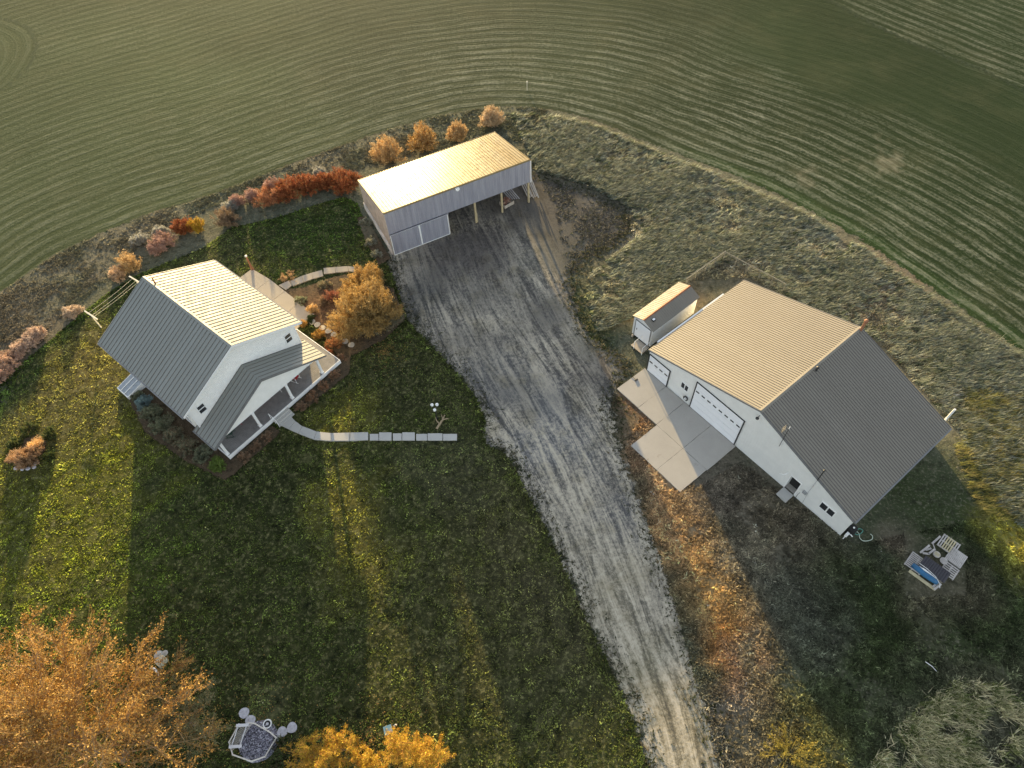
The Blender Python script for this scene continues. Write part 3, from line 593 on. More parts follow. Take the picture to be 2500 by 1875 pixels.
for s, e in ((-1, -5.93), (1, 5.93)):
    pr_.slabdir([(e, -2.02, PE), (s * .004, -2.02, PR), (s * .004, .448, PR), (e, .448, PE)], .09)
    ue = s * 5.46; ze = PE + ps * (5.93 - 5.46)
    pr_.slabdir([(e, .452, PE), (ue, .452, ze), (ue, .84, ze), (e, .84, PE)], .09)
    seams(pr_, (s * .03, -2.02, PR - .01), (e, -2.02, PE), (e, .448, PE), (s * .03, .448, PR - .01), .41, .036, .03)
    seams(pr_, (ue, .452, ze), (e, .452, PE), (e, .84, PE), (ue, .84, ze), .38, .05, .04)
pro = pr_.build('porch_roof', [M['hroof'], M['seam']], hs)
f = MB()
for s in (-1, 1):
    for v in (-2.06,):
        f.hexa([(s * 5.95, v, PE - .2), (0, v, PR - .2), (0, v + .035, PR - .2), (s * 5.95, v + .035, PE - .2), (s * 5.95, v, PE + .02), (0, v, PR + .02), (0, v + .035, PR + .02), (s * 5.95, v + .035, PE + .02)])
    f.box(min(s * 5.94, s * 6.03), max(s * 5.94, s * 6.03), -2.02, .86, PE - .14, PE - .01)
f.build('fascia', M['fascia'], pro)
st = MB()
for i, z in enumerate((.48, .34, .2)): st.box(-.78, .78, -2.06 - .26 * (i + 1), -2.055 - .26 * i, .0, z)
st.build('steps', CON2, hs)
rl = MB(); rl.tube([(-.86, -1.9, .6), (-.86, -1.92, 1.35), (-.86, -2.35, 1.3), (-.86, -2.8, .95), (-.86, -2.82, .1)], .025, 6); rl.tube([(-.86, -2.35, 1.3), (-.86, -2.36, .2)], .02, 6); rl.build('handrail', M['trim'], hs)
cb = MB(); cb.hexa([(-7.0, 11.3, .05), (-5.45, 11.3, .05), (-5.45, 13.1, .05), (-7.0, 13.1, .05), (-7.0, 11.3, .45), (-5.45, 11.3, 1.0), (-5.45, 13.1, 1.0), (-7.0, 13.1, .45)])
cbo = MB(); 
bk = thing('cold_frame', 'glazed sloping cold frame against the west eave side of the farmhouse', 'cold frame', tuple(HOUSE.world(-6.35, 10.9)), HOUSE.a)
m_ = MB()
for x0, x1, y0, y1 in ((-.95, .95, -.85, -.78), (-.95, .95, .78, .85), (-.95, -.88, -.78, .78), (.88, .95, -.78, .78)):
    zz = lambda x: .45 + (x + .95) * .22
    m_.hexa([(x0, y0, 0), (x1, y0, 0), (x1, y1, 0), (x0, y1, 0), (x0, y0, zz(x0)), (x1, y0, zz(x1)), (x1, y1, zz(x1)), (x0, y1, zz(x0))])
m_.build('frame', M['trim'], bk)
m_ = MB()
for y in (-.28, .28): m_.slabdir([(-.95, y - .03, .50), (.95, y - .03, .918), (.95, y + .03, .918), (-.95, y + .03, .50)], .03)
m_.build('glazing_bar', M['trim'], bk)
MB().slabdir([(-.9, -.8, .46), (.9, -.8, .86), (.9, .8, .86), (-.9, .8, .46)], .015).build('lid', plain('pale_glass', (.28, .31, .34), .15, 0, .2), bk)
# ------------------------------------------------------------------ pole barn
bn = place('pole_barn', BARN, 'long galvanised pole barn with single-slope yellowish ribbed roof and three open bays', 'barn')
BL, BW, ZF, ZB = 15.86, 8.1, 5.55, 3.735
b = MB(); b.slabdir([(0, -.02, ZF), (BL, -.02, ZF), (BL, BW, ZB), (0, BW, ZB)], .06)
seams(b, (.02, -.02, ZF), (.02, BW, ZB), (BL - .02, BW, ZB), (BL - .02, -.02, ZF), .31, .05, .035, 0)
bro = b.build('roof', [M['broof'], M['seam']], bn)
b = MB(); b.box(-.05, BL + .05, -.10, -.025, ZF - .14, ZF + .03); b.hexa([(-.06, -.02, ZF - .12), (-.005, -.02, ZF - .12), (-.005, BW, ZB - .12), (-.06, BW, ZB - .12), (-.06, -.02, ZF + .03), (-.005, -.02, ZF + .03), (-.005, BW, ZB + .03), (-.06, BW, ZB + .03)])
b.box(-.05, BL + .05, BW + .005, BW + .06, ZB - .12, ZB + .03); b.build('roof_trim', M['broof'], bro)
def corrug(mb, u0, u1, z0, z1, v, pitch=.2, d=.03):
    k = max(2, int((u1 - u0) / pitch)); st = (u1 - u0) / k
    for i in range(k):
        a = u0 + i * st; q = [(a, v), (a + st * .62, v), (a + st * .72, v - d), (a + st * .9, v - d), (a + st, v)]
        for p, r in zip(q[:-1], q[1:]): mb.face([(p[0], p[1], z0), (r[0], r[1], z0), (r[0], r[1], z1), (p[0], p[1], z1)])
b = MB(); corrug(b, .02, BL - .03, 2.74, ZF - .14, -.03); b.box(.02, BL - .03, -.028, -.018, 2.74, ZF - .14); b.build('front_cladding', M['bwall'], bn)
for u0, u1 in ((.08, 3.12), (3.2, 6.25)):
    d = MB(); corrug(d, u0, u1, .05, 2.70, -.09); d.box(u0, u1, -.088, -.075, .05, 2.70); do = d.build('sliding_door', M['bwall'], bn)
    t = MB(); t.box(u0 - .035, u0 + .035, -.15, -.125, .03, 2.72); t.box(u1 - .035, u1 + .035, -.15, -.125, .03, 2.72); t.box(u0 + .04, u1 - .04, -.148, -.126, .03, .10); t.box(u0 + .04, u1 - .04, -.148, -.126, 2.64, 2.72); t.build('door_frame', M['trim'], do)
MB().box(.0, 6.4, -.20, -.155, 2.70, 2.78).build('door_track', M['bwall'], bn)
b = MB()
b.hexa([(-.02, -.01, .0), (.04, -.01, 0), (.04, BW - .05, 0), (-.02, BW - .05, 0), (-.02, -.01, ZF - .08), (.04, -.01, ZF - .08), (.04, BW - .05, ZB - .08), (-.02, BW - .05, ZB - .08)])
k = 34
for i in range(k):
    v = .1 + i * (BW - .3) / k; z1 = ZF - .1 - (ZF - ZB) * v / BW; b.box(-.05, -.022, v, v + .06, .9, z1)
b.build('end_wall', M['bwood'], bn)
MB().box(-.14, -.03, .1, BW - .1, 0, .9).build('skirt_board', plain('skirt', (.55, .50, .46), .85, 0, .3, 1.5, .3), bn)
b = MB(); b.box(.05, BL - .05, BW - .12, BW - .06, 0, ZB - .08); b.build('rear_wall', M['bwall'], bn)
b = MB(); b.hexa([(BL - .06, .0, 2.75), (BL, .0, 2.75), (BL, BW, 2.2), (BL - .06, BW, 2.2), (BL - .06, 0, ZF - .08), (BL, 0, ZF - .08), (BL, BW, ZB - .08), (BL - .06, BW, ZB - .08)]); b.build('end_cladding', M['bwall'], bn)
MB().box(BL - .02, BL + .05, -.14, -.035, 2.72, ZF - .15).build('corner_trim', M['trim'], bn)
MB().box(6.30, 6.40, .0, BW - .13, 0, 3.6).build('partition', M['bwood'], bn)
for u in (9.43, 12.49, 15.66):
    MB().box(u - .09, u + .09, .03, .21, 0, 2.9).build('post', M['post'], bn)
MB().box(9.30, 9.36, .0, .14, 0, .9).box(9.55, 9.60, .05, .16, 0, 1.2).build('brace', M['post'], bn)
for u in (9.43, 12.49, 15.66): MB().box(u - .09, u + .09, 4.0, 4.18, 0, 3.9).build('inner_post', M['post'], bn)
hl = BARN.hit_v(1116, 460, -.12); lamp = MB(); lamp.box(hl.x - .2, hl.x + .2, -.30, -.06, hl.z - .12, hl.z + .10); lamp.lathe([(.12, -.22), (.16, -.12)], (hl.x, -.2, hl.z), 10); lamp.build('yard_light', M['globe'], bn)
# ------------------------------------------------------------------ metal shop
sh = place('metal_shop', SHOP, 'large white steel workshop with broad ribbed metal gable roof and two garage doors', 'workshop')
SL_, SK, SE, UL, UR = 12.18, 6.171, 2.79, -10.93, 9.56
zs = lambda u: (SK + (SK - SE) / UL * -u * -1 * -1 if False else SK - (SK - SE) * (abs(u) / (-UL if u < 0 else UR)))
# front wall cut round the walk door so its recess is real
w_ = MB(); UA, UB = -10.8, 9.43; t0 = .06
def wallpoly(mb, us, z0f, v0=.05, v1=.15):
    for a, b in zip(us[:-1], us[1:]):
        mb.hexa([(a, v0, z0f(a)), (b, v0, z0f(b)), (b, v1, z0f(b)), (a, v1, z0f(a)), (a, v0, zs(a) - .13), (b, v0, zs(b) - .13), (b, v1, zs(b) - .13), (a, v1, zs(a) - .13)])
wallpoly(w_, [UA, 0], lambda u: 0); wallpoly(w_, [0, 4.24], lambda u: 0); wallpoly(w_, [4.24, 5.14], lambda u: 2.02); wallpoly(w_, [5.14, UB], lambda u: 0)
w_.box(UA, UA + .1, .152, SL_ - .15, 0, zs(UA) - .15); w_.box(UB - .1, UB, .152, SL_ - .15, 0, zs(UB) - .15)
w_.hexa([(UA, SL_ - .149, 0), (0, SL_ - .149, 0), (0, SL_ - .05, 0), (UA, SL_ - .05, 0), (UA, SL_ - .149, zs(UA) - .13), (0, SL_ - .149, SK - .13), (0, SL_ - .05, SK - .13), (UA, SL_ - .05, zs(UA) - .13)])
w_.hexa([(0, SL_ - .149, 0), (UB, SL_ - .149, 0), (UB, SL_ - .05, 0), (0, SL_ - .05, 0), (0, SL_ - .149, SK - .13), (UB, SL_ - .149, zs(UB) - .13), (UB, SL_ - .05, zs(UB) - .13), (0, SL_ - .05, SK - .13)])
wo = w_.build('wall', M['swall'], sh)
r_ = MB(); u = UA + .12
while u < UB:                                                   # steel panel ribs
    lo = 0.02
    if -10.85 < u < -8.2: lo = 2.42
    elif -5.75 < u < -.65: lo = 3.80
    elif 4.15 < u < 5.25: lo = 2.15
    segs = [(lo, zs(u) - .14)]
    if -7.15 < u < -6.1: segs = [(.02, 1.42), (2.4, zs(u) - .14)]
    if 6.9 < u < 8.35: segs = [(.02, 1.15), (2.2, zs(u) - .14)]
    for a, b in segs:
        if b > a: r_.box(u, u + .035, .036, .048, a, b)
    u += .228
r_.build('wall_rib', M['swall'], wo)
sro = gable_roof('roof', sh, UL, UR, 0, SL_, SE, SE, 0, SK, .08, M['sroof'], M['sseam'], .235, .04, .03, M['fascia'])
MB().box(UL - .16, UL - .01, 1.2, SL_ - 2.6, SE - .17, SE - .03).build('gutter', M['trim'], sh); MB().box(UR + .01, UR + .13, 0, SL_, SE - .16, SE - .03).build('gutter', M['fascia'], sh)
def overhead(u0, u1, z0, z1, npan, rows=4, wrow=2):
    d = MB(); hrow = (z1 - z0) / rows
    for i in range(rows): d.box(u0 + .04, u1 - .04, -.02, .045, z0 + i * hrow + .012, z0 + (i + 1) * hrow - .012)
    do = d.build('garage_door', M['door'], sh)
    fr = MB(); fr.box(u0 - .06, u0 + .03, -.045, .04, 0, z1 + .05); fr.box(u1 - .03, u1 + .06, -.045, .04, 0, z1 + .05); fr.box(u0 + .03, u1 - .03, -.045, .04, z1, z1 + .05); fr.box(u0 + .03, u1 - .03, -.035, .04, 0, z0); fr.build('door_frame', M['dark'], do)
    zc = z0 + hrow * (wrow + .52)
    for i in range(npan):
        c = u0 + (u1 - u0) * (i + .5) / npan; wd = .17 if npan > 4 else .18
        MB().box(c - wd - .015, c + wd + .015, -.030, -.021, zc - .105, zc + .105).box(c - wd, c + wd, -.036, -.031, zc - .085, zc + .085, 1).build('pane', [M['trim'], M['glass']], do)
overhead(-10.68, -8.35, .12, 2.32, 4, 4, 2); overhead(-5.62, -.80, .12, 3.68, 8, 5, 3)
window(sh, -7.06, -6.2, 1.5, 2.32, .045, 'v'); window(sh, 7.0, 8.26, 1.22, 2.12, .045, 'v')
dr = MB(); dr.box(4.28, 5.10, .62, .66, .05, 2.0); dro = dr.build('walk_door', M['dark'], sh); MB().box(4.24, 5.14, .16, .60, .0, .12).build('sill', CON, dro)
fr = MB(); fr.box(4.17, 4.25, .02, .64, .1, 2.08); fr.box(5.13, 5.21, .02, .64, .1, 2.08); fr.box(4.25, 5.13, .02, .64, 2.01, 2.08); fr.build('door_frame', M['trim'], dro)
rv = SHOP.hit_v(2120, 780, 12.0)
p = MB(); a = SHOP.loc(at(2094, 806, 6.2)); p.tube([(.15, 11.95, 6.0), (.15, 11.95, 7.2)], .11, 8); p.lathe([(.17, 0), (.17, .12), (.05, .2)], (.15, 11.95, 7.2), 8); p.build('chimney_pipe', M['rust'], sh)
for px, py in ((1991, 908), (2039.6, 919)):
    q = SHOP.loc(at(px, py, 5.9)); zq = zs(q.x)
    if px < 2000: MB().tube([(q.x, q.y, zq - .1), (q.x, q.y, zq + .38)], .07, 8).lathe([(.12, 0), (.12, .08), (.03, .14)], (q.x, q.y, zq + .38), 8).build('roof_vent', M['dark'], sh)
p = MB(); q = SHOP.hit_v(2320, 1012, 12.45); p.tube([(q.x, 12.45, .1), (q.x, 12.45, q.z + .75)], .08, 8); p.build('stove_pipe', M['trim'], sh)
def wallspot(px, py, v=.0): q = SHOP.hit_v(px, py, v); return q
q = SHOP.hit_v(1851.3, 1019, -.1); MB().tube([(q.x, .04, q.z + .12), (q.x, -.22, q.z + .14)], .025, 6).lathe([(.05, .0), (.13, -.08), (.14, -.14)], (q.x, -.22, q.z + .12), 10).build('gable_lamp', M['dark'], sh)
q = SHOP.hit_v(1924, 1155, -.05); MB().tube([(q.x, .04, q.z - .1), (q.x, -.15, q.z + .1), (q.x - .12, -.4, q.z), (q.x - .4, -.5, q.z - .1)], .022, 6).build('hose_bracket', M['trim'], sh)
q = SHOP.hit_v(1964.7, 1202, -.05); MB().box(q.x - .16, q.x + .16, -.10, .03, q.z - .22, q.z + .1).lathe([(.09, 0), (.09, .04)], (q.x, -.12, q.z), 10).build('electric_meter', plain('meter_grey', (.35, .36, .36), .5, .3, .1), sh)
q0 = SHOP.hit_v(1902, 1089.5, -.06); q1 = SHOP.hit_v(1922, 1044, -.06)
mt = MB(); mt.tube([(q0.x, -.06, q0.z), (q0.x, -.06, q1.z)], .022, 6); mt.tube([(q0.x - .22, -.06, q1.z - .55), (q0.x + .22, -.06, q1.z - .45)], .012, 5)
for k in range(5): mt.tube([(q0.x - .35 + k * .02, -.06 - .25, q1.z - .1 - k * .13), (q0.x - .35 + k * .02, -.06 + .25, q1.z - .1 - k * .13)], .009, 4)
mt.build('aerial', M['dark'], sh); MB().tube([(q0.x, -.06, q1.z + .004), (q0.x, -.06, q1.z + .3)], .03, 6).build('aerial_tip', M['trim'], sh)
q0 = SHOP.hit_v(1996, 1172, -.08); q1 = SHOP.hit_v(2006, 1158, -.08)
MB().tube([(q0.x, -.07, q0.z - .05), (q0.x, -.07, q1.z + .5)], .04, 8).lathe([(.08, 0), (.09, .07), (.02, .13)], (q0.x, -.07, q1.z + .5), 8).build('service_mast', M['dark'], sh)
cx = SHOP.hit_v(1973, 1202, -.03); MB().tube([(q0.x, -.04, q0.z - .05), (cx.x, -.04, cx.z), (cx.x + .12, -.04, .15)], .018, 5).build('conduit', plain('grey_conduit', (.4, .4, .4), .5), sh)
q = SHOP.hit_v(1948, 1211, -.1); MB().tube([(5.42, -.02, .1), (5.42, -.28, .12), (5.42, -.28, 1.0), (5.42, -.02, 1.05)], .022, 6).build('grab_rail', M['dark'], sh)
MB().prism(rag([(4.22, -.92), (5.16, -.92), (5.16, -.02), (4.22, -.02)], .012, 4), 0, .16).build('door_step', CON2, sh)
# small things by the shop
rl = thing('hose_reel', 'black garden hose coiled on the white wall left of the big garage door', 'hose reel', tuple(SHOP.world(-6.15, -.10, .85)), SHOP.a)
m_ = MB()
for r0, y in ((.20, 0), (.16, .03), (.20, .05), (.23, -.03)): m_.tube([(r0 * math.cos(a), y - .02, r0 * math.sin(a)) for a in np.linspace(0, 6.283, 17)], .026, 5)
m_.build('hose', M['dark'], rl); MB().box(-.08, .08, -.12, .14, -.09, .09).build('bracket', M['trim'], rl)
# ------------------------------------------------------------------ little gable shed beside the shop
gs = place('garden_shed', SHED, 'small white gable shed on skids beside the left end of the shop', 'shed')
g = MB(); zr = lambda u: 3.12 - abs(u) * .40
for u0, u1, v0, v1 in ((-1.1, 1.1, .10, .16), (-1.1, 1.1, 5.9, 5.96)):
    g.hexa([(u0, v0, .32), (0, v0, .32), (0, v1, .32), (u0, v1, .32), (u0, v0, zr(u0) - .05), (0, v0, 3.07), (0, v1, 3.07), (u0, v1, zr(u0) - .05)])
    g.hexa([(0, v0, .32), (u1, v0, .32), (u1, v1, .32), (0, v1, .32), (0, v0, 3.07), (u1, v0, zr(u1) - .05), (u1, v1, zr(u1) - .05), (0, v1, 3.07)])
for s in (-1, 1):
    a, b = sorted((s * 1.04, s * 1.10)); g.box(a, b, .162, 5.898, .32, zr(1.1) - .06)
    for k in range(30): a, b = sorted((s * 1.105, s * 1.125)); g.box(a, b, .18 + k * .19, .22 + k * .19, .33, zr(1.1) - .08)
g.build('wall', plain('shed_white', (.72, .72, .70), .5, .05, .06), gs)
g = MB(); W_ = 1.26
for s in (-1, 1):
    g.slabdir([(s * W_, 0, zr(W_)), (s * .003, 0, 3.12), (s * .003, 6.04, 3.12), (s * W_, 6.04, zr(W_))], .04)
    seams(g, (s * .02, 0, 3.115), (s * W_, 0, zr(W_)), (s * W_, 6.04, zr(W_)), (s * .02, 6.04, 3.115), .23, .035, .02)
gr_ = g.build('roof', [M['sroof'], M['sroof']], gs)
MB().slabdir([(-.12, -.01, 3.10), (-.002, -.01, 3.15), (-.002, 6.05, 3.15), (-.12, 6.05, 3.10)], .015).slabdir([(.002, -.01, 3.15), (.12, -.01, 3.10), (.12, 6.05, 3.10), (.002, 6.05, 3.15)], .015).build('ridge_cap', M['rust'], gr_)
q = SHED.loc(at(1590, 782, 2.9)); MB().box(.35, .62, .62, .95, zr(.5) - .02, zr(.35) + .07).box(.39, .58, .66, .91, zr(.35) + .072, zr(.35) + .08, 1).build('skylight', [M['dark'], M['trim']], gr_)
d = MB(); d.box(-.78, .92, .04, .095, .36, 2.42); do = d.build('door', M['door'], gs)
t = MB()
for a, b, c, e in ((-.86, -.78, .34, 2.5), (.92, 1.0, .34, 2.5), (-.78, .92, 2.42, 2.5)): t.box(a, b, .03, .09, c, e)
t.build('door_frame', M['fascia'], do); MB().box(-.6, -.55, .0, .04, 1.3, 1.5).build('handle', M['dark'], do)
g = MB()
for u in (-.95, .85): g.box(u, u + .12, -.1, 6.0, .02, .30)
g.build('skid', M['wood'], gs)
g = MB()
for z in (.18,): g.box(-.2, 1.1, -.95, .02, z, z + .05)
g.box(-.18, -.12, -.9, -.1, 0, .17); g.box(1.02, 1.08, -.9, -.1, 0, .17); g.build('step', M['wood'], gs)
g = MB()
for u in (.15, 1.12): g.tube([(u, -.92, 0), (u, -.92, 1.0)], .03, 6); g.tube([(u, -.92, 1.0), (u, .02, 1.15)], .025, 6)
g.build('step_rail', M['trim'], gs)
#@@OBJECTS
# ------------------------------------------------------------------ porch furniture
def chair(name, u, v, rz, label, seatm, framem, kind='chair'):
    t = thing(name, label, kind, tuple(HOUSE.world(u, v, .602)), HOUSE.a + rz)
    MB().hexa([(-.26, -.24, .40), (.26, -.24, .40), (.26, .24, .34), (-.26, .24, .34), (-.26, -.24, .46), (.26, -.24, .46), (.26, .24, .40), (-.26, .24, .40)]).build('seat', seatm, t)
    MB().hexa([(-.26, .20, .42), (.26, .20, .42), (.26, .26, .42), (-.26, .26, .42), (-.24, .42, 1.0), (.24, .42, 1.0), (.24, .48, 1.0), (-.24, .48, 1.0)]).build('backrest', seatm, t)
    for s in (-1, 1):
        MB().tube([(s * .30, -.38, .03), (s * .30, 0, .0 + .02), (s * .30, .42, .06)], .022, 6).tube([(s * .30, -.22, .03), (s * .30, -.24, .62), (s * .30, .24, .66)], .024, 6).tube([(s * .30, .22, .03), (s * .28, .36, .8), (s * .26, .46, 1.04)], .022, 6).build('rocker_frame', framem, t)
    return t
chair('rocking_chair', 3.15, -.55, .35, 'red-cushioned chair with white looped frame near the sunny end of the porch', M['red'], M['trim'])
chair('rocking_chair', 1.85, -.25, -.2, 'all-white chair behind the second porch post from the right', M['trim'], M['trim'])
chair('porch_chair', -2.6, .0, .3, 'red chair on the dark left half of the porch', M['red'], M['red'])
chair('porch_chair', -4.0, -.5, .9, 'dark green chair nearest the left corner of the porch', M['green'], M['green'])
# ------------------------------------------------------------------ clothes line
ca, cb = at(*h1(70, 535)), at(*h1(400, 290)); ca.z = cb.z = 0
cl = thing('clothes_line', 'white T-post clothes line with two wires behind the farmhouse', 'clothes line', tuple(ca), math.atan2(cb.y - ca.y, cb.x - ca.x))
L = (cb - ca).length; Hc = 1.9
# the sight lines above are to the cross-arms, so slide the posts to where arms of that height stand
ca2, cb2 = at(*h1(70, 535), Hc), at(*h1(415, 265), Hc); cl.location = (ca2.x, ca2.y, 0); cl.rotation_euler[2] = math.atan2(cb2.y - ca2.y, cb2.x - ca2.x); L = (Vector((cb2.x, cb2.y)) - Vector((ca2.x, ca2.y))).length
cream = plain('cream_paint', (.72, .66, .52), .6, 0, .1)
for x in (0, L):
    p = MB().tube([(x, 0, 0), (x, 0, Hc)], .06, 8).build('post', cream, cl); MB().box(x - .06, x + .06, -.95, .95, Hc - .06, Hc + .06).build('cross_arm', cream, p)
for y in (-.42, -.1, .42):
    MB().tube([(x_, y, Hc + .02 - .10 * math.sin(math.pi * x_ / L)) for x_ in np.linspace(0, L, 9)], .014, 4).build('wire', cream, cl)
# ------------------------------------------------------------------ lamp posts and garden ornaments
b_ = ad(945, 905); gl = thing('lamp_post', 'three-globe white lamp post on the lawn beside driftwood', 'lamp post', tuple(b_)); gl.scale = (.85, .85, .85)
MB().lathe([(.12, 0), (.10, .15), (.045, .3), (.04, 2.0), (.06, 2.05)], (0, 0, 0), 10).build('pole', M['dark'], gl)
for a, h in ((0.6, 2.35), (2.5, 2.35), (4.7, 2.15)):
    x, y = .30 * math.cos(a), .30 * math.sin(a)
    ar = MB().tube([(0, 0, 1.95), (x * .7, y * .7, 1.98), (x, y, h - .18)], .02, 6).build('arm', M['dark'], gl)
    MB().lathe([(.02, -.17), (.10, -.13), (.155, -.04), (.165, .04), (.12, .13), (.02, .17)], (x, y, h), 14).build('globe', M['globe'], ar, True)
b_ = ad(952, 912); dw = thing('driftwood', 'small tan forked driftwood lying at the foot of the three-globe lamp post', 'driftwood', tuple(b_), 0); dw.scale = (.68, .68, .68)
m_ = MB(); m_.tube([(-.5, -1.0, .1), (-.1, -.4, .22), (.3, .2, .30), (.55, .9, .25)], [.16, .15, .12, .05], 7); m_.tube([(.2, .1, .28), (.75, .2, .42), (1.1, .1, .5)], [.10, .08, .03], 6); m_.tube([(-.1, -.4, .2), (-.5, .1, .35), (-.6, .5, .5)], [.1, .07, .03], 6); m_.tube([(.3, .2, .3), (.1, .9, .45)], [.08, .02], 6)
m_.build('log', plain('bleached_wood', (.30, .23, .14), .9, 0, .2, 5, .3), dw)
b_ = HOUSE.world(9.6, 13.9); po = thing('totem_post', 'tall brown wooden post with white cap at the corner of the patio', 'garden post', (b_.x, b_.y, .0))
MB().lathe([(.2, 0), (.15, .3), (.10, .8), (.08, 1.9)], (0, 0, 0), 9).build('pole', M['rust'], po); MB().lathe([(.08, 1.9), (.13, 1.96), (.11, 2.04), (.03, 2.08)], (0, 0, 0), 12).build('cap', M['globe'], po)
# stepping stones
def stone(x, y, r, z, label, group, mat=M['palestone']):
    o = MB(); pr = []
    for j in range(16): a = j * math.pi / 8; q = r * (1 + .04 * math.sin(3 * a + x) + random.uniform(-.02, .02)); pr.append((q * math.cos(a), q * math.sin(a)))
    o.prism(pr, 0, z); o = o.build('stepping_stone', mat); o.location = (x, y, 0); return tag(o, label, 'stepping stone', group)
tanstone = plain('tan_stone', (.46, .41, .33), .9, 0, .2, 7, .3)
ords = ['nearest the patio', 'second from the patio', 'third from the patio', 'fourth from the patio', 'fifth from the patio, tinted rusty', 'third from the lawn end', 'second from the lawn end', 'at the lawn end of the row']
for i, p in enumerate(((1775, 585), (1815, 607), (1855, 632), (1900, 657), (1943, 683), (1985, 713), (2030, 736), (2078, 763))):
    q = at(*h1(*p), .16); stone(q.x, q.y, .30, .165, 'round tan stepping stone in the flower bed, ' + ords[i], 'stepping stones from patio to lawn', tanstone)
def h5(x, y): return (500 + x / 3.403, 1600 + y / 3.403)
for p, l in (((325, 478), 'pale round paving stone farthest up-left of the octagonal bed'), ((377, 540), 'pale round paving stone touching the top of the octagonal bed'), ((642, 637), 'pale round paving stone right of the octagonal bed, nearer to it'), ((723, 600), 'pale round paving stone farthest right of the octagonal bed')):
    q = at(*h5(*p), .12); stone(q.x, q.y, .34, .12, l, 'round stones around the octagonal bed')
q = at(*h5(520, 570), .2); rg = thing('planter_ring', 'small round pot with white rim above the octagonal bed', 'planter', (q.x, q.y, 0))
m_ = MB(); m_.tube([(.26 * math.cos(a), .26 * math.sin(a), .22) for a in np.linspace(0, 6.283, 19)], .045, 6); m_.build('rim', M['globe'], rg); MB().lathe([(.2, 0), (.24, .18)], (0, 0, 0), 14).build('pot', M['dark'], rg); MB().lathe([(.09, .18), (.10, .24), (.04, .28)], (0, 0, 0), 8).build('saucer', M['palestone'], rg)
# octagonal bed: pipe frame, wires, gravel, ladder-like bench
oc = [at(*h5(*p)) for p in ((215, 725), (280, 608), (375, 567), (425, 572), (555, 645), (605, 690), (512, 845), (400, 885), (245, 830))]
oc0 = sum(oc, Vector((0, 0, 0))) / len(oc)
ob = thing('octagonal_bed', 'octagonal pipe-edged garden bed filled with lavender-grey gravel', 'garden bed', (oc0.x, oc0.y, 0))
P = [p - oc0 for p in oc]; lv = plain('aged_white_pipe', (.62, .58, .52), .6, 0, .15)
m_ = MB()
for i in range(len(P)): a, b = P[i], P[(i + 1) % len(P)]; m_.tube([(a.x, a.y, .28), (b.x, b.y, .28)], .045, 6); m_.tube([(a.x, a.y, 0), (a.x, a.y, .32)], .05, 6)
m_.build('frame', lv, ob)
m_ = MB()
for k in range(7):
    a = P[0].lerp(P[8], .15 + k * .1); b = P[1].lerp(P[3], .25 + k * .1); m_.tube([(a.x, a.y, .3), ((a.x + b.x) / 2, (a.y + b.y) / 2, .22), (b.x, b.y, .3)], .014, 4)
m_.build('wire', lv, ob)
bc = at(*h5(300, 675)) - oc0; m_ = MB()
for s in (-.28, .28): m_.tube([(bc.x + s - .15, bc.y - .75, .34), (bc.x + s + .15, bc.y + .75, .34)], .035, 6)
for k in range(2): yy = -.62 + k * 1.24; m_.box(bc.x - .42 + yy * .2, bc.x + .42 + yy * .2, bc.y + yy - .09, bc.y + yy + .09, .36, .39)
m_.build('bench_frame', plain('white_paint_worn', (.62, .61, .62), .6, 0, .1), ob)
gc = at(*h5(450, 715)) - oc0; V_, C_ = [], []
for k in range(1500):
    a, r0 = random.uniform(0, 6.283), math.sqrt(random.random()); x, y = gc.x + r0 * 1.30 * math.cos(a), gc.y + r0 * 1.22 * math.sin(a)
    s = random.uniform(.03, .075); z0 = .05 + .22 * (1 - r0 * r0) + random.uniform(0, .04); c = random.choice(((.50, .49, .56), (.62, .61, .68), (.20, .19, .23), (.35, .34, .40), (.08, .08, .09)))
    t = random.uniform(0, 6.28); q = [(x + s * math.cos(t + j * 2.09), y + s * math.sin(t + j * 2.09), z0 + random.uniform(-.02, .02)) for j in range(3)]; ap_ = (x, y, z0 + s * .9)
    for j in range(3): V_ += [q[j], q[(j + 1) % 3], ap_]; C_.append(c)
soup('gravel', V_, 3, C_, M['leaf'], ob); ob.children[-1]['kind'] = 'stuff'
MB().lathe([(1.32, .005), (1.25, .07), (.9, .16), (.4, .22), (.02, .25)], (gc.x, gc.y, 0), 18).build('gravel_mound', plain('mound', (.22, .21, .25), .9, 0, .4, 9, .5), ob)
# blue object by the yellow trees, stone block with pipe by the big tree
q = at(*h5(1522, 620), .4); bb = thing('water_bucket', 'faded blue square tub left of the pointed yellow bush', 'tub', (q.x, q.y, 0), .3)
MB().hexa([(-.18, -.18, 0), (.18, -.18, 0), (.18, .18, 0), (-.18, .18, 0), (-.25, -.25, .42), (.25, -.25, .42), (.25, .25, .42), (-.25, .25, .42)]).build('tub', M['bluebox'], bb); MB().box(-.27, .27, -.27, .27, .42, .45).build('lid', plain('blue_lid', (.14, .28, .38), .5), bb)
q = at(*h5(1575, 588), .2); wb = thing('garden_tap', 'short white standpipe tap beside the blue tub', 'tap', (q.x, q.y, 0)); MB().tube([(0, 0, 0), (0, 0, .55), (.12, .02, .6), (.2, .04, .5)], .035, 6).build('pipe', M['trim'], wb); MB().box(-.06, .06, -.02, .02, .62, .66).build('handle', M['dark'], wb)
q = at(392, 1614, .3); sb = thing('stone_bench', 'pale stone block seat half under the edge of the big orange tree', 'stone block', (q.x, q.y, 0), .9)
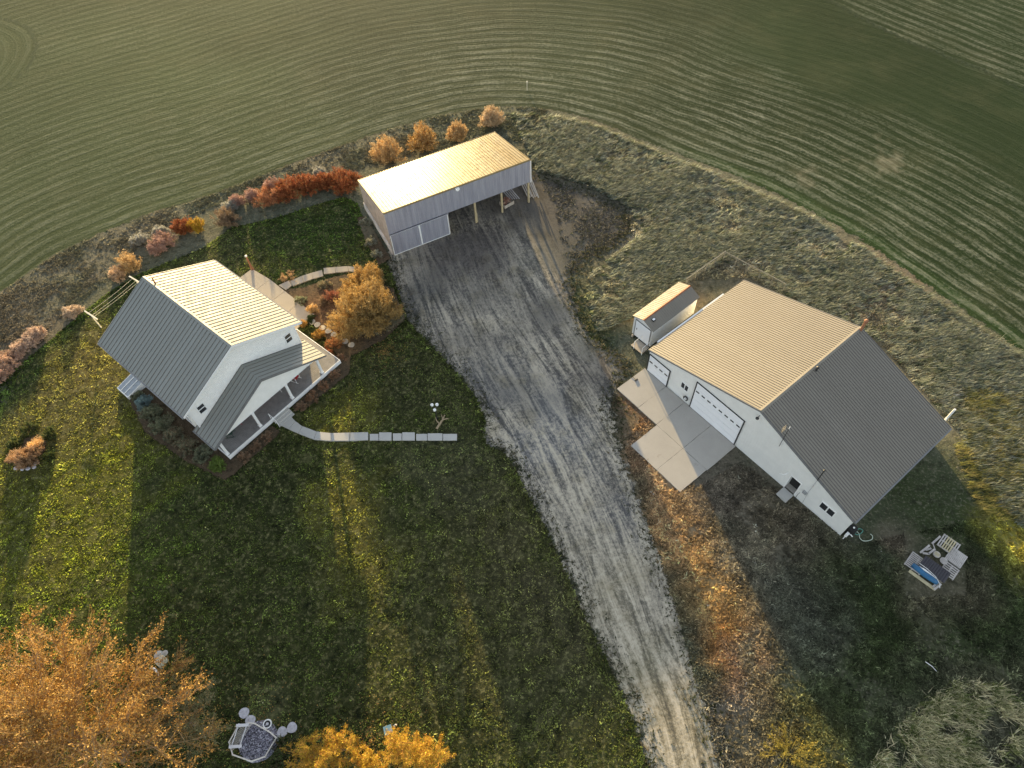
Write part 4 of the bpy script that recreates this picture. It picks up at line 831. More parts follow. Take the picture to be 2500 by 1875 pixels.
MB().hexa([(-.36, -.32, 0), (.36, -.32, 0), (.36, .32, 0), (-.36, .32, 0), (-.30, -.27, .42), (.30, -.27, .42), (.30, .27, .42), (-.30, .27, .42)]).build('block', plain('cream_stone', (.46, .45, .34), .9, 0, .2, 6, .4), sb)
MB().tube([(-.75, .35, .05), (-.62, .1, .42), (-.55, -.2, .5), (-.62, -.55, .38), (-.8, -.75, .1)], [.05, .07, .08, .06, .04], 7).build('curved_rim', M['globe'], sb)
MB().lathe([(.3, 0), (.34, .1), (.2, .2), (.02, .22)], (.15, .55, 0), 9).lathe([(.2, 0), (.22, .1), (.02, .16)], (.5, .3, 0), 8).build('rock', M['stone'], sb)
# things in and by the barn
def logs(name, fr, pts, label, cat, mat, part='log', group=None):
    o = thing(name, label, cat, tuple(fr.world(*pts[0][0][:2])), fr.a); base = pts[0][0]
    for a, b, r in pts:
        MB().tube([(a[0] - base[0], a[1] - base[1], a[2]), (b[0] - base[0], b[1] - base[1], b[2])], [r, r * .75], 7).build(part, mat, o)
    return o
logs('pole_stack', BARN, [((15.9 + i * .16, .6 - i * .08, .12 + .1 * (i % 3)), (16.3 + i * .22, 4.2 + random.uniform(-.5, .5), .6 + .12 * i), .07) for i in range(7)], 'bundle of weathered poles leaning outside the right end of the barn', 'pole stack', plain('grey_poles', (.42, .39, .35), .9, 0, .2), 'pole')
logs('rail_stack', BARN, [((15.0 - i * .22, 1.0 + .1 * i, .10), (14.2 - i * .25, 4.5, 1.5), .06) for i in range(5)], 'grey rails slanting up inside the last barn bay', 'rail stack', plain('grey_rails', (.33, .32, .33), .9, 0, .2), 'rail')
fw = thing('firewood_crate', 'pallet crate heaped with reddish firewood in the third barn bay', 'firewood', tuple(BARN.world(13.4, .9)), BARN.a + .2)
m_ = MB()
for x in (-.55, 0, .5): m_.box(x, x + .09, -.45, .45, .02, .12)
for y in (-.45, -.2, .05, .3): m_.box(-.6, .62, y, y + .14, .125, .15)
m_.box(-.6, .62, -.52, -.48, .16, .55); m_.box(-.62, -.58, -.47, .45, .16, .55); m_.build('crate', M['wood'], fw)
for i in range(14):
    a = random.uniform(0, 3.1); x, y, z = random.uniform(-.4, .4), random.uniform(-.3, .3), .24 + .05 * i * random.random() + .1; dx, dy = .2 * math.cos(a), .2 * math.sin(a)
    MB().tube([(x - dx, y - dy, z), (x + dx, y + dy, z + random.uniform(-.06, .1))], .065, 6).build('log', plain('split_log%d' % i, random.choice(((.34, .16, .10), (.42, .27, .18), (.22, .10, .07))), .9, 0, .3), fw)
# pallet heap right of the shop
def h6(x, y): return (2000 + x / 4.424, 1200 + y / 4.424)
wp_ = plain('grey_pallet_wood', (.44, .41, .38), .9, 0, .25, 4, .3); wp2 = plain('yellowed_slats', (.48, .42, .26), .9, 0, .2, 4, .3)
def pallet(x, y, z, rz, label, w=1.15, l=1.0, slats=7, mats=(wp_, wp_), tilt=0):
    t = thing('pallet', label, 'pallet', (x, y, z), rz, 'pallets in the scrap heap'); t.rotation_euler[1] = tilt
    for k in range(slats):
        a = -l / 2 + k * (l - .09) / (slats - 1); MB().box(-w / 2, w / 2, a, a + .09, .10, .125).build('slat', mats[1] if 1 < k < slats - 2 else mats[0], t)
    for k in range(3):
        a = -w / 2 + k * (w - .08) / 2; MB().box(a, a + .08, -l / 2, l / 2, .0, .098).build('bearer', mats[0], t)
    return t
q = at(*h6(1385, 585)); ph = math.atan2(*(at(*h6(1500, 600)) - at(*h6(1340, 490))).yx)
pallet(q.x, q.y, .12, ph + math.pi / 2, 'slatted pallet with yellowed middle slats at the top of the scrap heap', 1.15, 1.25, 8, (wp_, wp2))
q = at(*h6(1470, 720)); pallet(q.x, q.y, .05, ph + math.pi / 2, 'boarded-over grey pallet at the right of the scrap heap', 1.2, 1.15, 11)
q = at(*h6(1400, 860)); pallet(q.x, q.y, .03, ph, 'low pallet with open slats at the lower right of the scrap heap', 1.0, 1.0, 6)
q = at(*h6(1040, 780)); pallet(q.x, q.y, .03, ph, 'pallet corner sticking out left of the blue tarp', 1.2, 1.3, 9)
q = at(*h6(1240, 850), .4); ht = thing('corrugated_sheet', 'black corrugated sheet laid over the middle of the scrap heap', 'roofing sheet', (q.x, q.y, 0), ph)
m_ = MB(); k = 22
for i in range(k):
    a = -.95 + i * 1.9 / k; b = a + 1.9 / k; za, zb = .40 + .05 * (i % 2), .40 + .05 * ((i + 1) % 2); m_.hexa([(a, -.42, za - .01), (b, -.42, zb - .01), (b, .55, zb + .09), (a, .55, za + .09), (a, -.42, za), (b, -.42, zb), (b, .55, zb + .1), (a, .55, za + .1)])
m_.build('sheet', M['tarp'], ht); MB().box(-.85, .85, -.35, .45, .02, .36).build('crate_below', M['wood'], ht); MB().tube([(-.98, -.3, .5), (-.4, -.34, .56), (.3, -.46, .54), (.75, -.72, .5), (.9, -.95, .4)], .018, 5).build('rope', M['trim'], ht)
q = at(*h6(1140, 890), .25); bt = thing('blue_tarp', 'bright blue rolled tarp with white lining beside the black sheet', 'tarp', (q.x, q.y, 0), ph)
m_ = MB(); m_.tube([(-.95, .05, .2), (-.5, .02, .24), (0, -.02, .22), (.5, 0, .25), (.95, .02, .2)], [.17, .21, .2, .21, .17], 12); m_.build('roll', M['blue'], bt, True)
m_ = MB(); m_.tube([(-.55, .2, .36), (-.2, .18, .40), (.2, .2, .38), (.7, .18, .34)], [.03, .07, .06, .04], 7); m_.build('lining', M['globe'], bt)
q = at(*h6(1110, 960)); pk = MB(); pk.box(-1.0, 1.0, -.12, .12, .02, .07); pk = pk.build('plank', wp2); pk.location = (q.x, q.y, 0); pk.rotation_euler[2] = ph; tag(pk, 'tan plank on the ground below the blue tarp', 'plank')
for i, (p, r_, l) in enumerate((((1345, 750), .26, 'round grey cable-drum disc between the black sheet and boarded pallet'), ((1270, 680), .25, 'round slatted disc left of the top pallet'))):
    q = at(*h6(*p), .3); o = thing('drum_disc', l, 'disc', (q.x, q.y, .28), ph); MB().lathe([(r_, 0), (r_, .06), (.05, .08)], (0, 0, 0), 18).build('disc', wp_, o)
    for k in range(3): MB().box(-.18, .18, -.14 + k * .11, -.08 + k * .11, .085, .11).build('slat', wp2 if i else wp_, o)
for i, (a, b, l) in enumerate((((1210, 570), (1300, 490), 'pale board pointing up at the top left of the heap'), ((1080, 670), (1180, 590), 'short pale board left of the drum discs'), ((1210, 570), (1240, 650), 'thin stick bridging two boards of the heap'), ((1100, 680), (1170, 690), 'stubby offcut beside the black sheet'), ((1140, 640), (1200, 620), 'small offcut above the stubby one'), ((1215, 1040), (1280, 985), 'pale board at the bottom corner of the heap'), ((1225, 1070), (1300, 1010), 'lowest board at the bottom corner of the heap'), ((1160, 690), (1225, 640), 'offcut lying against the left drum disc'))):
    A, B = at(*h6(*a)), at(*h6(*b)); L_b = (B - A).length; w = .07 if i != 2 else .025
    o = MB().hexa([(-L_b / 2, -w, 0), (L_b / 2, -w, 0), (L_b / 2, w, 0), (-L_b / 2, w, 0), (-L_b / 2, -w, .06), (L_b / 2, -w, .06), (L_b / 2, w, .06), (-L_b / 2, w, .06)]).build('board', wp_)
    o.location = ((A + B) / 2).to_3d(); o.location.z = .10 + .05 * (i % 4); o.rotation_euler[2] = math.atan2(B.y - A.y, B.x - A.x); tag(o, l, 'board', 'loose boards in the scrap heap')
# hose and clutter at the shop corner
def h7(x, y): return (1850 + x / 6.32, 1100 + y / 6.32)
def hose(pts, mat, label, r=.028, name='garden_hose'):
    P_ = smooth([tuple(at(*h7(*p))[:2]) for p in pts], 5); b0 = P_[0]; o = MB().tube([(x - b0[0], y - b0[1], .05) for x, y in P_], r, 6).build(name, mat); o.location = (b0[0], b0[1], 0); return tag(o, label, 'hose')
hose([(1500, 1230), (1560, 1290), (1570, 1350), (1620, 1395), (1700, 1395), (1760, 1370), (1765, 1320), (1730, 1290)], M['palehose'], 'pale hose looping out from the lower right corner of the shop')
hose([(1470, 1190), (1520, 1240), (1500, 1290), (1560, 1300), (1620, 1240), (1560, 1210), (1500, 1260), (1480, 1300)], M['teal'], 'tangled green hose at the lower right corner of the shop')
q = SHOP.world(9.75, .45); cn = thing('water_tank', 'dark drum standing behind the lower right corner of the shop', 'drum', (q.x + .25, q.y + .2, 0)); MB().lathe([(.30, 0), (.33, .05), (.32, .45), (.33, .5), (.30, .9), (.1, .94)], (0, 0, 0), 16).build('drum', M['black'], cn); MB().lathe([(.07, .94), (.07, .99)], (0, 0, 0), 8).build('bung', M['trim'], cn)
q = SHOP.world(9.62, -.02); tp = thing('standpipe', 'white standpipe and fittings on the corner of the shop', 'standpipe', (q.x, q.y, 0), SHOP.a); MB().tube([(.1, 0, 0), (.1, 0, .9), (.3, .15, .95), (.45, .2, .8)], .04, 6).build('pipe', M['trim'], tp); MB().box(0, .2, .1, .35, .3, .7).build('box', M['trim'], tp)
# bollard rod on the apron, stray white stick, field markers
q = at(1552, 929); o = thing('broom', 'dark broom lying on the apron near the small garage door', 'broom', (q.x, q.y, .105), 2.2); MB().tube([(0, 0, .03), (.75, 0, .04)], .018, 6).build('handle', M['dark'], o); MB().box(-.1, .0, -.16, .16, .0, .07).build('head', M['dark'], o)
q = ad(2010, 1440); o = MB().tube([(-.4, .08, .06), (.05, .02, .12), (.4, -.1, .08)], [.03, .026, .015], 6).build('stick', M['trim']); o.location = (q.x, q.y, 0); o.rotation_euler[2] = -.7; tag(o, 'bare white stick lying in the dark weeds at lower right', 'stick')
q = at(1287, 221); o = thing('marker_post', 'thin cream marker post standing in the crop rows', 'marker post', (q.x, q.y, 0)); MB().box(-.035, .035, -.03, .03, 0, 1.3).build('stake', cream, o); MB().box(-.09, .09, -.045, .045, 1.12, 1.22).build('crosspiece', cream, o)
# wire fence behind the shop
def fence(A, B, label, n=5):
    L_f = (B - A).length; o = thing('wire_fence', label, 'fence', (A.x, A.y, 0), math.atan2(B.y - A.y, B.x - A.x), 'wire fences behind the shed'); fm_ = plain('fence_wood', (.22, .21, .17), .9, 0, .2)
    for k in range(n): x = L_f * k / (n - 1); MB().tube([(x, 0, 0), (x, 0, 1.15)], .05, 6).build('post', fm_, o)
    MB().box(0, L_f, -.03, .03, 1.06, 1.13).build('top_rail', fm_, o)
    m_ = MB()
    for z in (.15, .38, .6, .83): m_.tube([(0, .06, z), (L_f, .06, z)], .012, 4)
    k = 0
    while k < L_f: m_.tube([(k, .06, .1), (k, .06, 1.06)], .008, 3); k += .3
    m_.build('wire_mesh', fm_, o)
fence(ad(1480, 618), ad(1562, 560), 'wire fence running from the small shed to the far corner', 5)
fence(ad(1562, 562), ad(1690, 630), 'wire fence running from the far corner behind the shop roof', 6)
#@@PLANTS
# ------------------------------------------------------------------ plants
def unit(v): return v / np.maximum(np.linalg.norm(v, axis=-1, keepdims=True), 1e-9)
def sticks(A, B, ra, rb):
    """three-sided tapered sticks from A to B -> quads"""
    A, B = np.asarray(A), np.asarray(B); t = unit(B - A); up = np.where(np.abs(t[:, 2:3]) > .9, [[1, 0, 0]], [[0, 0, 1]]); a = unit(np.cross(t, up)); b = np.cross(t, a); V = []
    ra = np.broadcast_to(np.asarray(ra, float).reshape(-1, 1), (len(A), 1)); rb = np.broadcast_to(np.asarray(rb, float).reshape(-1, 1), (len(A), 1))
    ring = [(math.cos(w), math.sin(w)) for w in (0, 2.094, 4.189)]
    for i in range(3):
        (c0, s0), (c1, s1) = ring[i], ring[(i + 1) % 3]
        V.append(np.stack([A + (a * c0 + b * s0) * ra, A + (a * c1 + b * s1) * ra, B + (a * c1 + b * s1) * rb, B + (a * c0 + b * s0) * rb], 1))
    return np.concatenate(V).reshape(-1, 3)
def leaves(P, size, along=None, flat=.5):
    """one pointed four-corner leaf per point"""
    n = len(P); d = unit(rng.normal(size=(n, 3)) + (along * 1.2 if along is not None else 0)); u = unit(np.cross(d, rng.normal(size=(n, 3)) + 1e-3)); s = (size * rng.uniform(.55, 1.35, (n, 1)))
    return np.stack([P, P + d * s * .5 + u * s * flat * .5, P + d * s, P + d * s * .5 - u * s * flat * .5], 1).reshape(-1, 3)
def pal(n, cols, jit=.25, P=None, cl=0):
    c = np.array(cols)[rng.integers(0, len(cols), n)] * rng.uniform(1 - jit, 1 + jit, (n, 1))
    if P is not None and cl: c = c * (1 - cl + 2 * cl * vnoise(P[:, 0] * 1 + P[:, 2], P[:, 1] + P[:, 2] * .7, .6))[:, None]
    return np.clip(c, 0, 1)
OR = [(.36, .19, .045), (.42, .25, .065), (.19, .10, .028), (.46, .30, .09)]
ORP = [(.50, .34, .16), (.58, .42, .21), (.42, .27, .12)]
YEL = [(.46, .31, .035), (.52, .38, .04), (.36, .22, .03), (.40, .20, .045)]
RED = [(.26, .06, .03), (.34, .11, .04), (.22, .09, .035), (.36, .17, .06)]
PNK = [(.38, .24, .19), (.46, .31, .25), (.32, .20, .16)]
BRW = [(.24, .17, .11), (.30, .21, .14), (.20, .15, .09)]
SAGE = [(.17, .20, .13), (.22, .24, .16), (.12, .15, .08), (.26, .24, .15)]
GRAY = [(.34, .33, .29), (.42, .40, .36), (.26, .27, .22)]
DGR = [(.05, .075, .025), (.07, .10, .03), (.035, .05, .02)]
def shrub(name, label, cat, x, y, r, h, cols, nst=60, ntw=14, nl=10, ls=.11, spread=1.0, stemc=(.30, .20, .12), group=None, spiky=.0, flat=.45, sx=1.0, rz=0, low=.25):
    root = thing(name, label, cat, (x, y, 0), rz, group)
    a = rng.uniform(0, 2 * np.pi, nst); ph = rng.uniform(0, 6.28, 3); lob = 1 + .16 * np.sin(2 * a + ph[0]) + .14 * np.sin(3 * a + ph[1]) + .10 * np.sin(5 * a + ph[2]); u_ = rng.uniform(0, 1, nst); rr = np.sqrt(u_) * r * spread; zt = h * np.sqrt(np.clip(1 - (rr / (r * 1.06)) ** 2, .02, 1)) * rng.uniform(.55 + spiky * .2, 1.0 + spiky * .35, nst)
    rr = rr * lob; zt = zt * (.85 + .3 * (lob - .6)); tip = np.stack([rr * np.cos(a) * sx, rr * np.sin(a), np.maximum(zt, .2 * h)], -1); base = np.stack([.12 * r * np.cos(a), .12 * r * np.sin(a), np.zeros(nst)], -1)
    mid = (base * .45 + tip * .55) + np.stack([rr * .22 * np.cos(a) * sx, rr * .22 * np.sin(a), -.05 * h * np.ones(nst)], -1)
    def pt(i, t): t = t[:, None]; return base[i] * (1 - t) ** 2 + 2 * mid[i] * t * (1 - t) + tip[i] * t * t
    ii = np.arange(nst); T = np.linspace(0, 1, 5); V = []
    for k in range(4):
        V.append(sticks(pt(ii, np.full(nst, T[k])), pt(ii, np.full(nst, T[k + 1])), .010 + .022 * r * (1 - T[k]) * .5, .008 + .022 * r * (1 - T[k + 1]) * .5))
    i2 = np.repeat(ii, ntw); t2 = rng.uniform(low, 1, len(i2)); p = pt(i2, t2); dirn = unit(unit(tip[i2] - base[i2]) + rng.normal(size=(len(i2), 3)) * .55 + [0, 0, .15]); ln = r * rng.uniform(.12, .34, (len(i2), 1)) * (1.15 - .5 * t2[:, None])
    q = p + dirn * ln; q[:, 2] = np.maximum(q[:, 2], .03); V.append(sticks(p, q, .008, .003)); V = np.concatenate(V)
    soup('stems', V, 4, pal(len(V) // 4, [stemc], .3), M['leaf'], root)
    i3 = np.repeat(np.arange(len(p)), nl); f = rng.uniform(0, 1.05, (len(i3), 1)); P = p[i3] * (1 - f) + q[i3] * f + rng.normal(size=(len(i3), 3)) * ls * .45; P[:, 2] = np.maximum(P[:, 2], .03)
    LV = leaves(P, ls, dirn[i3], flat); soup('foliage', LV, 4, pal(len(P), cols, .28, P, .35), M['leaf'], root)
    return root
def tree(name, label, cat, x, y, h, r, cols, nlimb=12, n2=9, n3=10, nl=14, ls=.12, trunk=.22, lean=(0, 0), barkc=(.40, .28, .15), zlow=.22, group=None, flat=.45, up=.35, sweep=(0, 0), top=1.0, crownz=None, bark='bark'):
    root = thing(name, label, cat, (x, y, 0), 0, group); lx, ly = lean
    tp = MB(); zz = np.linspace(0, h * .78, 7); tp.tube([(lx * (z / h) + .12 * math.sin(z), ly * (z / h) + .1 * math.cos(z * 1.3), z) for z in zz], [trunk * (1 - .85 * z / (h * .8)) for z in zz], 9)
    tp.lathe([(trunk * 1.7, -.02), (trunk * 1.15, .25), (trunk, .5)], (0, .1, 0), 9); tp.build('trunk', M[bark], root, True)
    sw = np.array([sweep[0], sweep[1], 0])
    # limbs
    k = nlimb; z0 = np.linspace(h * zlow, h * .74, k); a = np.arange(k) * 2.4 + rng.uniform(-.3, .3, k)
    ll = r * (1.05 - .62 * ((z0 / h - zlow) / (1 - zlow)) ** 1.2) * rng.uniform(.8, 1.1, k)
    A = np.stack([lx * z0 / h, ly * z0 / h, z0], -1); D = np.stack([np.cos(a), np.sin(a), np.full(k, up) + .5 * (z0 / h)], -1); B = A + D * ll[:, None] + sw * .8; C = (A + B) / 2 + np.stack([0 * a, 0 * a, -.07 * ll], -1)
    # a leader continues the trunk
    A = np.vstack([A, [[lx * .72, ly * .72, h * .7]] * 3]); B = np.vstack([B, np.array([[lx, ly, h * top]] * 3) + rng.normal(size=(3, 3)) * [.5, .5, .2]]); C = np.vstack([C, (A[-3:] + B[-3:]) / 2]); k += 3
    V = []
    def bez(a_, c_, b_, t): t = t[:, None]; return a_ * (1 - t) ** 2 + 2 * c_ * t * (1 - t) + b_ * t * t
    for s in range(6): V.append(sticks(bez(A, C, B, np.full(k, s / 6)), bez(A, C, B, np.full(k, (s + 1) / 6)), trunk * .30 * (1 - s / 6.5), trunk * .30 * (1 - (s + 1) / 6.5)))
    i2 = np.repeat(np.arange(k), n2); t2 = np.tile(np.linspace(.22, 1, n2), k) + rng.uniform(-.05, .05, k * n2); t2 = np.clip(t2, .1, 1); P2 = bez(A[i2], C[i2], B[i2], t2); ld = unit(B - A)[i2]
    d2 = unit(ld * .75 + rng.normal(size=(len(i2), 3)) * [.62, .62, .38] + [0, 0, .14] + sw * .25); l2 = (r * .42 * (1.15 - .55 * t2) * rng.uniform(.6, 1.2, len(i2)))[:, None]; Q2 = P2 + d2 * l2
    M2 = (P2 + Q2) / 2 + rng.normal(size=P2.shape) * .06 * l2; V += [sticks(P2, M2, trunk * .10, trunk * .07), sticks(M2, Q2, trunk * .07, trunk * .03)]
    i3 = np.repeat(np.arange(len(P2)), n3); t3 = rng.uniform(.12, 1, len(i3))[:, None]; P3 = np.where(t3 < .5, P2[i3] + (M2 - P2)[i3] * t3 * 2, M2[i3] + (Q2 - M2)[i3] * (t3 * 2 - 1))
    d3 = unit(d2[i3] * .9 + rng.normal(size=(len(i3), 3)) * .5 + sw * .3); l3 = r * .13 * rng.uniform(.5, 1.3, (len(i3), 1)); Q3 = P3 + d3 * l3; V.append(sticks(P3, Q3, trunk * .035, .004)); V = np.concatenate(V)
    soup('branches', V, 4, pal(len(V) // 4, [barkc], .3), M['leaf'], root)
    i4 = np.repeat(np.arange(len(P3)), nl); f = rng.uniform(.1, 1.08, (len(i4), 1)); P4 = P3[i4] * (1 - f) + Q3[i4] * f + rng.normal(size=(len(i4), 3)) * ls * .5
    P4[:, 2] = np.maximum(P4[:, 2], .1)
    soup('crown', leaves(P4, ls, d3[i4], flat), 4, pal(len(P4), cols, .3, P4, .3), M['leaf'], root); return root
def tops(px, py, h): q = ad(px, py, h); return q.x, q.y          # a plant is seen by its crown: put its foot under it
# four feathery bushes behind the barn
for px, py, r, h, l, cols in ((836, 322, 1.75, 2.6, 'leftmost of the four feathery tan-orange bushes behind the barn', ORP), (912, 296, 1.7, 2.5, 'densest rounded tan-orange bush, second from left behind the barn', ORP + OR), (986, 283, 1.25, 2.0, 'smallest thin tan bush, third from left behind the barn', ORP), (1061, 250, 1.3, 2.3, 'rightmost pale sparse bush at the far corner behind the barn', [(.55, .42, .26), (.45, .33, .20), (.60, .47, .30)])):
    x, y = tops(px, py, h * .55); shrub('feathery_bush', l, 'bush', x, y, r, h, cols, 110, 16, 9, .12, stemc=(.55, .36, .18), group='bushes behind the barn', spiky=.6)
# hedge between lawn and field
H_ = [(740, 388, 1.9, 1.7, RED, 'dark red-orange shrub at the barn end of the hedge'), (700, 392, 1.3, 1.5, RED, 'red shrub second from the barn in the hedge'), (660, 395, 1.5, 1.7, RED, 'tall bright red shrub in the middle of the hedge'), (620, 408, 1.6, 1.7, RED, 'broad rust-red shrub in the middle of the hedge'), (575, 425, 1.6, 1.6, [(.45, .20, .10), (.5, .26, .13), (.33, .15, .07)], 'rust-orange shrub where the red hedge begins'),
      (690, 372, .8, 1.2, GRAY, 'small silvery shrub behind the red hedge'), (585, 398, .9, 1.3, PNK, 'pale pink shrub rising behind the rust-red hedge'), (545, 420, .9, 1.2, PNK, 'pale pink shrub left of the rust-red hedge'), (512, 432, .8, 1.1, PNK, 'low pink shrub among grey ones in the hedge'), (495, 445, .8, .9, GRAY, 'silver-grey shrub in the hedge behind the brown bush'),
      (485, 468, 1.5, 1.5, BRW, 'loose brown bush at the lawn edge of the hedge'), (396, 488, 1.1, 1.3, RED, 'dark red shrub touching the bright yellow one'), (424, 486, .8, 1.4, YEL, 'bright yellow shrub in the hedge'), (352, 520, 1.3, 1.1, PNK, 'wide low pinkish shrub left of the red one'), (335, 535, 1.0, 1.0, PNK, 'pinkish shrub nearest the round tan bush'), (300, 516, .9, .9, GRAY, 'pale grey-pink shrub on the field side of the hedge'), (345, 498, .8, .7, GRAY, 'low grey shrub on the field side of the hedge'),
      (276, 566, 1.25, 1.8, ORP, 'round tan-orange bush behind the farmhouse ridge'), (253, 590, .9, 1.0, [(.5, .36, .24), (.42, .30, .2)], 'small pale twiggy bush beside the round tan one'),
      (155, 672, .8, .8, [(.42, .33, .25), (.50, .40, .30)], 'lone pale tan tuft beside the clothes line'), (65, 733, .9, .9, [(.42, .31, .24), (.50, .38, .30)], 'pale tan bush at left, farther of the pair in the verge'), (80, 718, .9, .8, [(.42, .31, .24), (.50, .38, .30)], 'pale tan bush at left behind its twin'), (20, 775, 1.2, .9, [(.42, .28, .20), (.48, .33, .25)], 'rosy bush cut by the left edge of the view'), (42, 752, .9, .8, [(.42, .31, .24), (.50, .38, .30)], 'tan bush between the rosy bush and the pair'), (2, 805, 1.0, .8, [(.42, .28, .20), (.48, .33, .25)], 'rosy bush in the left edge corner of the verge')]
for px, py, r, h, cols, l in H_:
    x, y = tops(px, py, h * .5); red = cols is RED
    shrub('hedge_shrub', l, 'shrub', x, y, r, h, cols, 70 if not red else 120, 14, 9, .10, stemc=tuple(.75 * c for c in cols[0]), spiky=.5, group='shrubs along the hedge')
# big rounded shrub by the patio and its small neighbour
OB = [(.42, .26, .08), (.50, .33, .11), (.34, .21, .07), (.40, .29, .12)]
x, y = tops(786, 655, 2.7); shrub('golden_willow', 'big rounded golden-orange bush between the patio and the drive', 'bush', x, y, 2.9, 4.6, OB, 260, 26, 13, .12, stemc=(.40, .28, .14), spiky=.15, sx=.98)
x, y = tops(786, 603, 1.8); shrub('golden_willow', 'smaller golden-orange bush at the end of the garden path', 'bush', x, y, 1.85, 3.2, OB, 140, 20, 12, .12, stemc=(.45, .30, .14), spiky=.4)
x, y = tops(812, 680, 1.2); shrub('willow_skirt', 'brown-grey twiggy bush on the drive side of the big golden one', 'bush', x + .4, y, 1.9, 2.0, BRW + SAGE, 130, 18, 8, .11, stemc=(.28, .22, .15), spiky=.3)  # spread wide so its shadow closes stray lit streaks on the lawn
# flower bed plants
for px, py, r, h, cols, l in ((718, 640, .9, 1.0, [(.25, .09, .06), (.30, .13, .08)], 'crimson shrub left of the big golden bush'), (675, 668, .5, .8, ORP, 'orange grass tuft by the patio edge'), (700, 650, .6, .6, BRW, 'brown clump in the middle of the flower bed'), (650, 648, .7, .5, SAGE, 'sage-green clump in the flower bed near the patio'), (700, 618, .8, .5, SAGE + BRW, 'mixed low clump below the garden path'), (655, 700, .4, .7, OR, 'orange tuft at the patio corner beside the stones'), (690, 722, .7, .6, OR, 'orange clump beside the porch corner'), (722, 742, .9, .7, [(.34, .14, .05), (.40, .20, .08)], 'red-orange clump beside the stepping stones'), (707, 762, .6, .5, RED, 'rust clump at the porch corner'), (735, 708, .6, .5, [(.52, .30, .14), (.4, .2, .1)], 'tan clump above the stepping stones'), (672, 690, .5, .4, DGR, 'dark green clump below the patio corner'), (620, 598, .9, .25, [(.55, .38, .20), (.45, .30, .15)], 'flat tan patch of spent flowers on the lawn edge of the garden path')):
    x, y = tops(px, py, h * .4); shrub('bed_plant', l, 'plant', x, y, r, h, cols, 34, 10, 8, .09, stemc=(.3, .2, .12), spiky=.5, group='plants in the flower bed')
# foundation planting, west side and along the porch
fl = [(-6.7, 8.6, .7, .8, [(.18, .26, .26), (.24, .32, .32)], 'blue-green conifer shrub under the west eave'), (-6.9, 7.0, .95, 1.1, SAGE, 'sage shrub next to the blue-green conifer'), (-7.1, 5.2, 1.0, 1.2, SAGE, 'largest sage shrub under the west eave'), (-7.0, 3.5, .9, 1.0, SAGE + BRW, 'brownish sage shrub under the west eave'), (-7.0, 1.8, .9, .9, BRW + SAGE, 'brown shrub near the porch end of the west eave'), (-6.6, .2, .8, .8, SAGE, 'grey-green shrub beside the porch roof'), (-6.5, -1.6, .7, .6, [(.20, .28, .06), (.14, .2, .05)], 'bright green plant at the porch corner'), (-6.7, 10.0, .6, .5, SAGE, 'low sage plant beside the cold frame')]
for u, v, r, h, cols, l in fl:
    p = HOUSE.world(u, v); shrub('foundation_shrub', l, 'shrub', p.x, p.y, r, h, cols, 70, 14, 9, .085, stemc=(.25, .2, .13), group='shrubs under the west eave', spiky=.2)
for i, (u, v, r, l) in enumerate(((-4.6, -2.8, .55, 'brown clump at the left end of the porch bed'), (-3.4, -2.7, .5, 'brown clump second from the left along the porch'), (-2.2, -2.75, .55, 'brown clump left of the porch steps'), (1.6, -2.8, .55, 'brown clump right of the porch steps'), (2.9, -2.75, .65, 'rusty clump below the second post from the right'), (4.3, -2.7, .6, 'rusty clump in the middle of the right porch bed'), (5.7, -2.5, .6, 'tan clump near the right end of the porch bed'), (7.4, -1.6, .5, 'tan clump at the deck corner'))):
    p = HOUSE.world(u, v); shrub('porch_bed_plant', l, 'plant', p.x, p.y, r, .45, BRW + [(.30, .16, .09)] + ([(.4, .18, .08)] if i > 3 else []), 36, 10, 7, .08, group='plants along the porch', spiky=.4)
# plants by the barn wall, round bed at left
for px, py, r, l in ((800, 520, .7, 'grey-green clump by the barn end wall, middle'), (790, 478, .7, 'grey-green clump by the barn end wall, far'), (812, 548, .6, 'grey-green clump by the barn end wall, near')):
    x, y = tops(px, py, .3); shrub('wall_plant', l, 'plant', x, y, r, .5, SAGE + GRAY, 40, 10, 7, .09, group='plants by the barn end wall')
x, y = tops(48, 985, .9); shrub('fountain_bush', 'rusty orange mounded bush in the round bed at left', 'bush', x, y, 1.15, 1.5, [(.42, .27, .15), (.50, .33, .19), (.34, .21, .11)], 110, 16, 9, .10, stemc=(.4, .22, .1), spiky=.3)
x, y = tops(72, 958, .8); shrub('grass_plume', 'pale golden grass plume behind the rusty bush', 'ornamental grass', x, y, .6, 1.2, [(.70, .48, .22), (.6, .4, .2)], 60, 8, 6, .12, stemc=(.6, .42, .2), spiky=.6, flat=.2)
for px, py, r, l in ((105, 935, .7, 'green leafy plant at the right of the round bed'), (60, 925, .8, 'dark green plant at the top of the round bed'), (30, 955, .6, 'dark green plant at the left of the round bed'), (100, 985, .6, 'yellow-green plant below the leafy one')):
    x, y = tops(px, py, .3); shrub('bed_perennial', l, 'plant', x, y, r, .5, DGR + [(.16, .17, .04)], 40, 12, 7, .10, group='green plants in the round bed')
for i, (px, py) in enumerate(((75, 1010), (62, 1013), (50, 1014), (36, 1012), (78, 1002))):
    q = ad(px, py); o = MB(); o.lathe([(.16, 0), (.19, .08), (.12, .17), (.02, .19)], (0, 0, 0), 8).build; o = MB().lathe([(.16, 0), (.19, .08), (.12, .17), (.02, .19)], (0, 0, 0), 8).build('rock', M['palestone']); o.location = (q.x, q.y, 0); o.scale = (1 + .2 * (i % 2), 1, 1); tag(o, 'pale rock edging the round bed, ' + ['under the bush, second from right', 'third from right', 'fourth from right', 'leftmost of the five', 'highest at the right'][i], 'rock', 'rocks of the round bed')
